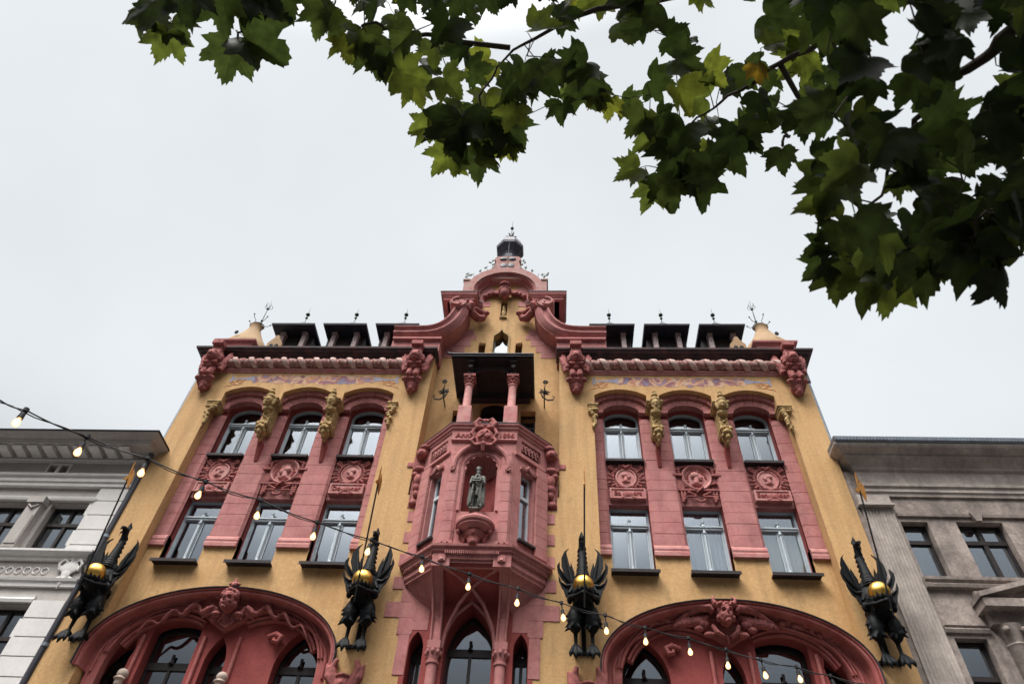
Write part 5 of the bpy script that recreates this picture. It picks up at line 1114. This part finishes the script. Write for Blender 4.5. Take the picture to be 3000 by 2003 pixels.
for a, c in ((-13.02, -12.32),): m.wall([(a, 14.45), (a, 14.86), (c, 14.86), (c, 14.45)], [[(-12.98, 14.5), (-12.98, 14.8), (-12.72, 14.8), (-12.72, 14.5)], [(-12.62, 14.5), (-12.62, 14.8), (-12.36, 14.8), (-12.36, 14.5)]], .03, .085)
gb(m, 'vent_surround', LGREY)
for zt in (13.98, 10.48):
    k = 0
    while k < 9 and zt - .476 * k > (11.8 if zt > 12 else 6):
        z = zt - .476 * k; m = MB(); m.hprism([(-10.98 if k % 2 == 0 else -10.94, .1), (-10.98 if k % 2 == 0 else -10.94, .0), (-10.14, .0), (-10.14, .1)], max(z - .445, 11.8 if zt > 12 else 5), z); m.box(-11.06 if k % 2 else -11.0, -10.94, .03, .1, max(z - .46, 11.8 if zt > 12 else 5), z - .0); gb(m, 'quoin_block', LGREY); k += 1
for x0, x1 in ((-12.70, -12.28), (-14.62, -14.2), (-16.5, -16.1)):
    m = MB(); m.box(x0 + .02, x1 - .02, -.14, .2, 11.9, 13.3); m.box(x0 - .03, x1 + .03, -.2, .2, 13.30, 13.50); m.box(x0 + .05, x1 - .05, -.16, -.13, 12.0, 12.9); m.tube([(x0 + .06, -.15, 13.24), ((x0 + x1) / 2, -.17, 13.12), (x1 - .06, -.15, 13.24)], .03, 6); gb(m, 'pilaster', MGREY)
def gwin(a, c, z0, z1, zt, mullion=True):
    m = MB(); m.wall([(a, z0), (a, z1), (c, z1), (c, z0)], [[(a + .07, z0 + .05), (a + .07, z1 - .07), (c - .07, z1 - .07), (c - .07, z0 + .05)]], .28, .36); x = (a + c) / 2
    m.box(a + .05, c - .05, .26, .35, zt - .05, zt + .05); m.box(x - .04, x + .04, .27, .35, z0 + .04, z1 - .06); o = gb(m, 'window', DFRM)
    o.matrix_parent_inverse = Matrix.Translation((16, 0, 0))
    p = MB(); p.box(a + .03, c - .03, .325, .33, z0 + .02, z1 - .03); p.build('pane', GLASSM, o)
for a, c in wins: gwin(a, c, 11.9, 13.42, 12.86); gwin(a, c, 8.0, 10.35, 9.6)
m = MB(); m.sweep([(XL, .05), (-10.08, .05)], [(-.1, 11.60), (.06, 11.62), (.08, 11.7), (.16, 11.74), (.20, 11.80), (.20, 11.86), (-.1, 11.88)], 'xy'); m.sweep([(XL, .06), (-10.12, .06)], [(-.1, 10.86), (.05, 10.86), (.06, 10.96), (.10, 11.0), (.12, 11.07), (-.1, 11.1)], 'xy'); m.sweep([(XL, .08), (-11.0, .08)], [(-.1, 10.42), (.08, 10.42), (.10, 10.5), (.05, 10.56), (.06, 10.62), (-.1, 10.64)], 'xy'); gb(m, 'string_course', LGREY, smooth=25)
m = MB()
for i in range(52):
    x = -11.2 - i * .24; m.tube([(x + .09 * math.cos(t), .07, 11.33 + .09 * math.sin(t)) for t in [k * .7 for k in range(10)]], .02, 5)
gb(m, 'carved_band', LGREY)
m = MB(); m.M = Matrix.Translation((-10.55, .04, 11.35)) @ Matrix.Diagonal((.8, .55, .8, 1)) @ Matrix.Translation((10.55, 0, -11.35)); x = -10.55; m.ell((x, -.04, 11.42), (.30, .08, .24)); m.ell((x, -.05, 11.2), (.16, .07, .2))
for s in (-1, 1): m.chain([(x + s * .32, -.04, 11.35), (x + s * .38, -.08, 11.55), (x + s * .26, -.1, 11.68), (x + s * .14, -.08, 11.62), (x + s * .2, -.07, 11.54)], [.05, .06, .055, .045, .03], 8); m.ell((x + s * .2, -.02, 11.05), (.12, .05, .06), (0, .5 * s, 0))
m.chain([(x, -.04, 11.66), (x, -.06, 11.78), (x + .02, -.06, 11.86)], [.08, .09, .04], 8); m.chain([(x, -.03, 11.05), (x - .02, -.04, 10.85), (x - .05, -.03, 10.66)], [.1, .08, .02], 8); o = sculpt('cartouche', m, LGREY, None, .017, 1); o.parent = G; o.matrix_parent_inverse = Matrix.Translation((16, 0, 0))

# ------------------------------------------------------------------ sooty neighbour on the right
D = thing('sooty_house', 'grimy brown-grey house with a fluted pilaster and a zinc roof gutter', 'house', (16, 0, 0))
def db(mb, name, m, parent=None, smooth=None):
    o = mb.build(name, m, None, smooth)
    if parent is None: o.parent = D; o.matrix_parent_inverse = Matrix.Translation((-16, 0, 0))
    else: o.parent = parent
    return o
XR = 24; m = MB()
wn = [(10.98, 11.66, 11.7, 13.36), (12.38, 13.54, 11.7, 13.38), (15.0, 16.1, 11.7, 13.38), (11.06, 11.78, 8.0, 10.2), (13.0, 14.1, 8.0, 10.2), (15.2, 16.3, 8.0, 10.2)]
m.wall([(9.97, 0), (9.97, 15.0), (XR, 15.0), (XR, 0)], [[(a, z0), (a, z1), (c, z1), (c, z0)] for a, c, z0, z1 in wn], .06, .5); m.box(9.97, XR, 1.3, 10, 0, 15.0); db(m, 'wall', DGREY)
m = MB(); m.box(9.97, XR, .55, .57, 6, 15); db(m, 'dark_interior', INT)
m = MB(); pr = [(-.3, 14.12), (.05, 14.13), (.06, 14.22), (.10, 14.25), (.10, 14.36), (.15, 14.40), (.16, 14.48), (.05, 14.52), (.05, 14.95), (.12, 15.0), (.14, 15.06), (.20, 15.12), (.32, 15.22), (.36, 15.26), (.36, 15.33), (.46, 15.38), (.56, 15.44), (.60, 15.50), (.60, 15.55), (-.3, 15.56)]
m.sweep([(10.36, .6), (10.36, .05), (XR, .05)], pr, 'xy'); db(m, 'cornice', DGREY2, smooth=25)
m = MB(); m.sweep([(10.28, .6), (10.28, -.12), (XR, -.12)], [(-.2, 15.57), (.44, 15.56), (.50, 15.60), (.52, 15.70), (.48, 15.72), (.1, 15.80), (-.2, 15.8)], 'xy')
db(m, 'gutter', ZINC)
m = MB()
for i in range(150):
    x = 9.90 + i * .09; m.box(x - .012, x + .012, -.635, -.62, 15.585, 15.70)
db(m, 'gutter_ribs', ZINC)
m = MB(); m.box(10.06, 10.9, -.06, .1, 13.82, 14.12); m.box(10.02, 10.94, -.12, .1, 13.76, 13.82); db(m, 'pilaster_cap', DGREY2)
m = MB(); pts = [(10.10, .1), (10.10, 0)]
for i in range(9):
    x = 10.13 + i * .083; pts += [(x, 0)] + [(x + .034 - .034 * math.cos(t), .034 * math.sin(t)) for t in [k * math.pi / 5 for k in range(6)]]
pts += [(10.88, 0), (10.88, .1)]; m.hprism(pts, 4.0, 13.76); db(m, 'fluted_pilaster', DGREY2, smooth=50)
m = MB(); m.sweep([(10.95, .06), (XR, .06)], [(-.05, 13.50), (.06, 13.50), (.07, 13.58), (-.05, 13.6)], 'xy')
m.sweep([(10.9, .06), (XR, .06)], [(-.05, 11.42), (.12, 11.42), (.14, 11.5), (.10, 11.54), (.16, 11.6), (.17, 11.68), (-.05, 11.7)], 'xy'); m.sweep([(10.92, .06), (11.9, .06)], [(-.05, 10.3), (.06, 10.3), (.09, 10.38), (.06, 10.42), (.10, 10.46), (-.05, 10.48)], 'xy')
db(m, 'string_course', DGREY, smooth=25)
m = MB(); m.prism([(12.78, 13.60), (13.08, 13.60), (13.0, 13.34), (12.86, 13.34)], -.06, .1); m.prism([(15.4, 13.60), (15.7, 13.60), (15.62, 13.34), (15.48, 13.34)], -.06, .1); db(m, 'keystone', DGREY)
def dwin(a, c, z0, z1):
    m = MB(); m.wall([(a, z0), (a, z1), (c, z1), (c, z0)], [[(a + .06, z0 + .05), (a + .06, z1 - .06), (c - .06, z1 - .06), (c - .06, z0 + .05)]], .26, .34); x = (a + c) / 2; zt = z1 - .52 if z1 > 12 else z1 - .85
    m.box(a + .05, c - .05, .23, .33, zt - .055, zt + .055)
    if c - a > .9: m.box(x - .055, x + .055, .24, .33, z0 + .04, z1 - .05)
    o = db(m, 'window', DFRM); p = MB(); p.box(a + .03, c - .03, .30, .305, z0 + .03, z1 - .03); p.build('pane', GLASSM, o)
for a in wn: dwin(*a)
# pedimented window with a half column
m = MB(); m.box(11.95, 15.2, -.14, .2, 10.45, 10.75); m.box(11.82, 15.3, -.42, .2, 10.75, 10.95)
m.add([(11.78, -.46, 10.96), (15.34, -.46, 10.96), (13.56, -.46, 11.46), (11.78, .1, 10.96), (15.34, .1, 10.96), (13.56, .1, 11.46), (11.78, -.46, 11.08), (15.34, -.46, 11.08), (13.56, -.46, 11.60), (11.78, .1, 11.08), (15.34, .1, 11.08), (13.56, .1, 11.6)], [(0, 2, 8, 6), (2, 1, 7, 8), (6, 8, 11, 9), (8, 7, 10, 11), (0, 3, 5, 2), (2, 5, 4, 1), (0, 6, 9, 3), (1, 4, 10, 7)]); m.box(11.9, 15.2, -.1, .1, 10.95, 11.3); db(m, 'pediment', DGREY)
m = MB()
for x in (12.35, 14.75): m.lathe([(.2, 5), (.2, 9.95), (.23, 10.0), (.2, 10.05), (.25, 10.3), (.3, 10.42), (.3, 10.45)], (x, .05, 0), 20); m.ell((x - .2, -.2, 10.3), .08); m.ell((x + .2, -.2, 10.3), .08)
db(m, 'half_column', DGREY, smooth=35)

# ------------------------------------------------------------------ drainpipes
p = thing('drainpipe', 'dark painted drainpipe at the edge of the pale grey house', 'drainpipe', (-10.02, 0, 0))
m = MB(); m.tube([(0, .0, 0), (0, -.02, 14.7), (.02, -.05, 14.9), (.10, -.2, 15.08)], .072, 12); o = m.build('pipe', PIPE, p, smooth=60)
m = MB(); m.tube([(0, -.01, 9.3), (0, -.01, 9.38)], .09, 12); m.build('pipe_clip', ZINC, p, smooth=60); m = MB(); m.tube([(0, -.01, 12.3), (0, -.01, 12.38)], .09, 12); m.build('pipe_clip', ZINC, p, smooth=60)
for sx, lb, yy in ((1, 'thin grey downpipe on the ochre house above the grimy brown-grey roof', .0), (-1, 'thin grey downpipe on the ochre house above the pale grey house roof', .0)):
    p = thing('drainpipe', lb, 'drainpipe', (sx * 10.02, .12, 15.5))
    m = MB(sx); m.tube([(0, 0, 0), (0, 0, 3.2), (.0, 0, 3.5)], .05, 10); m.build('pipe', ZINC, p, smooth=60)
    m = MB(sx); m.tube([(0, 0, 3.15), (0, 0, 3.62), (-.03, 0, 3.78), (-.25, 0, 3.85)], .085, 10); m.box(-.3, .12, -.12, .12, 3.8, 4.02); m.build('pipe_head', PIPE, p, smooth=40)
m = MB(); m.box(-10.3, -9.96, .7, 1.9, 13, 19.3); o = m.build('side_wall', TURR, H); m = MB(); m.box(9.96, 10.35, .9, 2.0, 13, 19.3); m.build('side_wall', TURR, H)

# ------------------------------------------------------------------ festoon of lit bulbs across the street
FL = thing('string_lights', 'sagging black cable of lit amber bulbs strung across the street before the ochre house', 'string lights', (0, 0, 0))
hang = [((0, 1172), None), ((76, 1201), (59, 1223)), ((256, 1279), (224, 1316)), ((433, 1342), (414, 1385)), ((603, 1411), (588, 1451)), ((764, 1464), (753, 1514)), ((930, 1529), (913, 1571)), ((1089, 1580), (1077, 1616)), ((1237, 1630), (1232, 1667)), ((1376, 1680), (1367, 1718)), ((1518, 1723), (1510, 1765)), ((1645, 1765), (1640, 1808)), ((1773, 1801), (1772, 1846)), ((1890, 1837), (1890, 1876)), ((2016, 1867), (2020, 1905)), ((2127, 1901), (2127, 1944)), ((2229, 1931), (2234, 1971)), ((2333, 1952), (2344, 1980)), ((2433, 1978), (2452, 2002)), ((2544, 2003), None)]
dist = lambda px: 5.0 + 2.4 * px / 2450
pts = [at(-900, 860, dist(-900))] + [at(*a, dist(a[0])) for a, _ in hang] + [at(2900, 2085, dist(2900)), at(3600, 2230, dist(3600))]
FL.location = pts[0]
inv = Matrix.Translation(-pts[0])
c = MB(); c.M = inv
fine = []
for i in range(len(pts) - 1):
    for k in range(6):
        t = k / 6; p = pts[i].lerp(pts[i + 1], t); p = p - Vector((0, 0, .012 * math.sin(t * math.pi))); fine.append(p)
c.tube(fine, .0045, 6)
c.tube([p + Vector((.004 * math.sin(i * 1.3), 0, -.006 + .012 * math.sin(i * .9))) for i, p in enumerate(fine)], .0035, 6)
c.build('cable', SOCK, FL, smooth=60)
rnd = random.Random(9)
b0 = None
for i, (a, bpx) in enumerate(hang):
    if bpx is None: continue
    p = at(*a, dist(a[0])); L_ = max(.085, min(.15, (Vector(bpx) - Vector(a)).length / FPX * dist(a[0]) * .92))
    s = MB(); s.M = inv @ Matrix.Translation(p) @ Matrix.Rotation(rnd.uniform(-.12, .12), 4, 'Y')
    s.tube([(0, 0, .012), (0, 0, -.012)], .016, 8); s.tube([(0, 0, 0), (0, 0, -L_ + .055)], .006, 6); s.lathe([(.006, -L_ + .065), (.015, -L_ + .06), (.018, -L_ + .02), (.0, -L_ + .02)], (0, 0, 0), 12)
    so_ = s.build('socket', SOCK, FL, smooth=45)
    u = MB(); u.M = s.M; u.lathe([(.0, -L_ + .022), (.010, -L_ + .02), (.012, -L_ + .008), (.019, -L_ - .006), (.0215, -L_ - .018), (.019, -L_ - .030), (.011, -L_ - .038), (0, -L_ - .041)], (0, 0, 0), 16)
    u.build('bulb', BULB, so_, smooth=80)

# ------------------------------------------------------------------ the plane tree the photographer stands under
TR = thing('plane_tree', 'plane tree with dark green lobed leaves drooping overhead from above the street', 'tree', (5.4, -17.6, 0))
tinv = Matrix.Translation((-5.4, 17.6, 0))
fork = Vector((4.9, -17.2, 4.4))
tm = MB(); tm.M = tinv; tm.tube([(5.4, -17.6, -.15), (5.35, -17.58, .3), (5.25, -17.5, 1.6), (5.1, -17.35, 3.0), fork, (4.5, -17.2, 6.2), (4.2, -17.4, 8.4), (4.4, -17.3, 10.2)], [.42, .33, .28, .25, .22, .16, .10, .04], 16); tm.build('trunk', BARK, TR, smooth=60)
SCL = 3000 / 2348
def pt(x, y, d): return at(x * SCL, y * SCL, d)
limbs = [[(2620, -60, 2.3), (2400, 20, 2.4), (2250, 120, 2.5), (2120, 260, 2.5), (2040, 390, 2.5), (1985, 520, 2.45), (1990, 600, 2.4)],
         [(2400, -160, 2.7), (2150, -30, 2.8), (1950, 60, 3.0), (1790, 150, 3.15), (1650, 230, 3.2), (1570, 300, 3.25), (1530, 390, 3.25)],
         [(2250, -260, 2.9), (1900, -120, 3.0), (1560, -20, 3.1), (1330, 40, 3.15), (1170, 110, 3.2), (1110, 210, 3.2), (1085, 300, 3.2)],
         [(1900, -330, 3.1), (1500, -170, 3.2), (1150, -80, 3.25), (900, -40, 3.3), (700, -30, 3.3), (590, -20, 3.3), (548, 60, 3.3), (545, 85, 3.3)],
         [(2700, 60, 2.1), (2500, 200, 2.2), (2380, 350, 2.2), (2280, 480, 2.2), (2200, 560, 2.2)],
         [(700, -30, 3.3), (520, -60, 3.35), (400, -30, 3.35), (350, 10, 3.35)],
         [(1170, 110, 3.2), (1000, 90, 3.2), (900, 60, 3.2), (830, 60, 3.2)],
         [(1790, 150, 3.15), (1840, 240, 3.1), (1810, 300, 3.1), (1795, 335, 3.1)]]
bm_ = MB(); bm_.M = tinv; samples = []
for k, lb in enumerate(limbs):
    P = [pt(*q) for q in lb]
    if k < 5: P = [fork, fork.lerp(P[0], .5) + Vector((0, 0, .5))] + P
    n = len(P); r0 = .045 if k < 5 else .012
    fine = []
    for i in range(n - 1):
        for j in range(5):
            q = P[i].lerp(P[i + 1], j / 5); q += Vector((math.sin(i * 2 + j * 1.7 + k), math.cos(i * 3 + j), math.sin(j * 2.1 + i))) * .012 * min(1, i); fine.append(q)
    fine.append(P[-1]); m = len(fine)
    bm_.tube(fine, [max(.0045, r0 * (1 - i / m) ** 1.6 if k < 5 else r0 * (1 - .6 * i / m)) for i in range(m)], 7)
    samples += fine[10:] if k < 5 else fine
HALF = [(0, 1.0), (5, .87), (8, .89), (12, .77), (16, .80), (20, .68), (24, .69), (28, .59), (32, .58), (36, .68), (39, .68), (43, .82), (47, .97), (51, .82), (55, .84), (59, .72), (63, .73), (68, .61), (73, .60), (79, .57), (84, .66), (92, .78), (98, .65), (104, .65), (112, .52), (120, .50), (132, .38), (145, .28), (160, .17), (174, .07)]
LOBES = (0, 47, 92)
lv = MB(); tones = []; veins = []; rnd = random.Random(21)
tw = bm_
def leaf(base, tip, nor, size, tone):
    """one lobed leaf: its base, the way its tip points and its upper side"""
    t = tip.normalized(); n = (nor - t * nor.dot(t)).normalized(); s = t.cross(n)
    cup = rnd.uniform(-.5, .8); fold = rnd.choice([rnd.uniform(-.15, .4), rnd.uniform(.3, .9)]); wav = rnd.uniform(.02, .09); ph = rnd.uniform(0, 6); drp = rnd.uniform(.05, .4); asym = rnd.uniform(.88, 1.12)
    out_ = [(a, r) for a, r in HALF] + [(-a, r * asym) for a, r in HALF[::-1] if a > 0]
    out_ = [(a + rnd.uniform(-1.5, 1.5), r * rnd.uniform(.94, 1.06)) for a, r in out_]
    vs = []; b = len(lv.v)
    def P(a, r):
        x = math.sin(R(a)) * r; y = math.cos(R(a)) * r
        z = fold * abs(x) - drp * max(0, y) ** 2 * .6 - cup * x * x + wav * math.sin(x * 7 + ph) * math.sin(y * 6 + ph) 
        return base + (s * x + t * (y + .08) + n * z) * size
    vs.append(P(0, 0)); veins.append(1.0); tones.append(tone)
    m = len(out_)
    for f in (.36, .7, 1.0):
        for a, r in out_:
            vs.append(P(a, r * f)); near = min(abs(abs(a) - l) for l in LOBES)
            veins.append(max(0, 1 - near / 7) if f < 1 else max(0, .8 - near / 5)); tones.append(tone)
    fs = []
    for i in range(m):
        j = (i + 1) % m
        fs.append((0, 1 + i, 1 + j))
        for q in range(2): fs.append((1 + q * m + i, 1 + (q + 1) * m + i, 1 + (q + 1) * m + j, 1 + q * m + j))
    lv.add(vs, fs)
    # petiole back to the nearest twig
    bpt = P(0, 0); best = min(samples, key=lambda q: (q - bpt).length)
    mid = bpt.lerp(best, .45) + Vector((0, 0, .03)); back = bpt - t * size * .25
    tw.tube([bpt, back.lerp(mid, .3), mid, best], [.0015, .0016, .002, .0026], 5)
    samples.append(mid); samples.append(bpt.lerp(mid, .6))
def put(x, y, d, ang, lpx, tone, tilt=35):
    base = pt(x, y, d); size = lpx * SCL / FPX * d
    a = R(ang); tip = right * math.sin(a) + down * math.cos(a) + fwd * rnd.uniform(-.35, .25)
    b_ = R(rnd.uniform(0, 360)); tl = math.sin(R(tilt)) * rnd.uniform(.3, 1)
    nor = -fwd + (right * math.cos(b_) + down * math.sin(b_)) * tl
    leaf(base, tip, nor, size, tone)
hand = [(355, 5, 3.3, -15, 85, .3), (385, 70, 3.3, -25, 78, .6), (330, 20, 3.35, -60, 62, .35), (395, 55, 3.35, 40, 70, .4), (440, -15, 3.3, 5, 95, .15), (510, -5, 3.3, 5, 88, .3), (535, 103, 3.3, -18, 92, .42), (558, 85, 3.3, 62, 112, .2), (600, -15, 3.3, 35, 92, .15), (555, 0, 3.3, 0, 60, .75), (640, -30, 3.3, 20, 85, .2),
        (745, 20, 3.2, -20, 75, .5), (800, 85, 3.2, 0, 68, .8), (850, 100, 3.2, 15, 85, .35), (885, 130, 3.2, 0, 70, .5), (905, 150, 3.2, -5, 60, .6), (950, 190, 3.2, 20, 65, .8),
        (985, 290, 3.2, -80, 62, .7), (1060, 265, 3.15, -5, 125, .12), (1035, 345, 3.2, -35, 82, .7), (1095, 345, 3.2, 0, 88, .3), (1160, 325, 3.2, 25, 58, .8), (1150, 275, 3.15, 40, 92, .2), (1060, 240, 3.2, -20, 70, .4), (1130, 255, 3.2, 15, 80, .3),
        (1290, 235, 3.2, 0, 62, .2), (1240, 160, 3.2, 30, 95, .2), (1190, 170, 3.2, -10, 90, .25), (1340, 180, 3.2, 25, 90, .3), (1400, 225, 3.2, -5, 58, .85), (1365, 215, 3.2, 20, 55, .8),
        (1465, 385, 3.2, -65, 70, .6), (1500, 425, 3.2, -20, 75, .55), (1525, 410, 3.2, 10, 92, .35), (1590, 415, 3.2, 15, 88, .2), (1560, 330, 3.15, -25, 110, .15), (1520, 300, 3.2, -55, 95, .6), (1480, 265, 3.2, -40, 80, .5), (1660, 330, 3.15, 30, 95, .3), (1610, 360, 3.2, 5, 80, .45), (1695, 290, 3.15, 35, 85, .2), (1735, 150, 3.1, 10, 48, 1.0), (1793, 342, 3.1, 8, 64, .25), (1840, 260, 3.0, 5, 70, .12),
        (1905, 455, 2.4, -70, 92, .6), (1915, 400, 2.4, -20, 120, .5), (1900, 590, 2.35, -45, 82, .3), (1930, 610, 2.35, -10, 100, .55), (1990, 610, 2.3, -5, 122, .5), (2040, 640, 2.3, 0, 95, .75), (2110, 590, 2.3, 10, 115, .4), (2140, 560, 2.3, 20, 95, .4), (2230, 560, 2.2, 35, 130, .1), (2290, 620, 2.2, 20, 90, .05), (2180, 500, 2.2, 30, 110, .2), (2280, 500, 2.2, 60, 95, .2), (2290, 440, 2.2, 40, 90, .15), (1930, 520, 2.35, -15, 80, .3), (1890, 560, 2.35, -65, 60, .2)]
for x_, y_, d_, an_, L_, to_ in hand: put(x_, y_, d_, an_, L_ * .84, to_)
POLY = [(690, -60), (730, 40), (800, 100), (880, 165), (985, 205), (1050, 250), (985, 300), (1010, 370), (1090, 385), (1180, 350), (1205, 290), (1180, 200), (1270, 180), (1300, 215), (1400, 225), (1480, 270), (1520, 310), (1480, 390), (1520, 440), (1590, 440), (1640, 390), (1690, 320), (1750, 300), (1830, 240), (1880, 370), (1920, 440), (1960, 480), (1910, 560), (1920, 610), (1990, 640), (2080, 640), (2140, 590), (2180, 520), (2260, 550), (2330, 580), (2460, 560), (2520, 300), (2560, -260), (1500, -260), (1000, -160)]
HOLES = [(1150, 70, 55, 38), (1425, 150, 62, 42), (1270, 110, 40, 25), (1655, 100, 45, 55), (1500, 130, 35, 25), (1640, 250, 40, 22), (1370, 60, 40, 30), (2050, 130, 48, 60), (2020, 240, 50, 34), (2065, 265, 38, 40), (2225, 190, 50, 52), (1985, 440, 52, 32), (2050, 470, 48, 30), (2270, 75, 45, 45), (2020, 15, 48, 34), (1540, 40, 40, 26), (1830, 330, 42, 45), (2250, 400, 46, 28), (1230, 20, 34, 26), (980, 45, 22, 22), (1110, 190, 34, 24), (1460, 210, 36, 20), (1700, 30, 30, 24), (1890, 300, 34, 26)]
def inside(x, y):
    c = False; n = len(POLY)
    for i in range(n):
        (x0, y0), (x1, y1) = POLY[i], POLY[i - 1]
        if (y0 > y) != (y1 > y) and x < (x1 - x0) * (y - y0) / (y1 - y0) + x0: c = not c
    return c
got = []
for tr in range(60000):
    x = rnd.uniform(680, 2560); y = rnd.uniform(-260, 650)
    thick = x > 1850
    ang = rnd.gauss(0, 50); L_ = rnd.uniform(54, 86) if thick else rnd.uniform(44, 74)
    ex, ey = math.sin(R(ang)) * L_, math.cos(R(ang)) * L_         # the blade hangs below its base
    if not all(inside(x + ex * f + gx, y + ey * f + gy) for f, gx, gy in ((.15, 0, 0), (.55, 18, 0), (.55, -18, 0), (.9, 0, 0))): continue
    if any(((x + ex * f + gx - a) / w_) ** 2 + ((y + ey * f + gy - b) / h_) ** 2 < 1.7 for a, b, w_, h_ in HOLES for f, gx, gy in ((.1, 0, 0), (.5, 24, 0), (.5, -24, 0), (.95, 0, 0))): continue
    dm = 43 if thick else 52
    if y < -40 or x > 2400: dm = 55
    if any(abs(x - a) < dm and abs(y - b) < dm and (x - a) ** 2 + (y - b) ** 2 < dm * dm for a, b in got): continue
    got.append((x, y))
    if thick: d = rnd.uniform(1.95, 2.7); L_ *= 2.3 / d; tone = rnd.choice([0, 0, .05, .1, .15, .2, .3, .55])
    else: d = rnd.uniform(2.95, 3.6); L_ *= 3.2 / d; tone = rnd.choice([.05, .12, .2, .25, .3, .4, .5, .6, .75, .8, .88])
    put(x, y, d, ang, L_, tone, 52)
    if len(got) > 600: break
lv.M = None
for i, v in enumerate(lv.v): lv.v[i] = (v[0] - 5.4, v[1] + 17.6, v[2])
cr_ = lv.build('crown', LEAF, TR, smooth=70, recalc=False)
for nm_, data in (('tone', tones), ('vein', veins)):
    a_ = cr_.data.attributes.new(nm_, 'FLOAT', 'POINT'); a_.data.foreach_set('value', data)
tw.build('branch', TWIG, TR, smooth=60)
print('leaves', len(got) + len(hand))
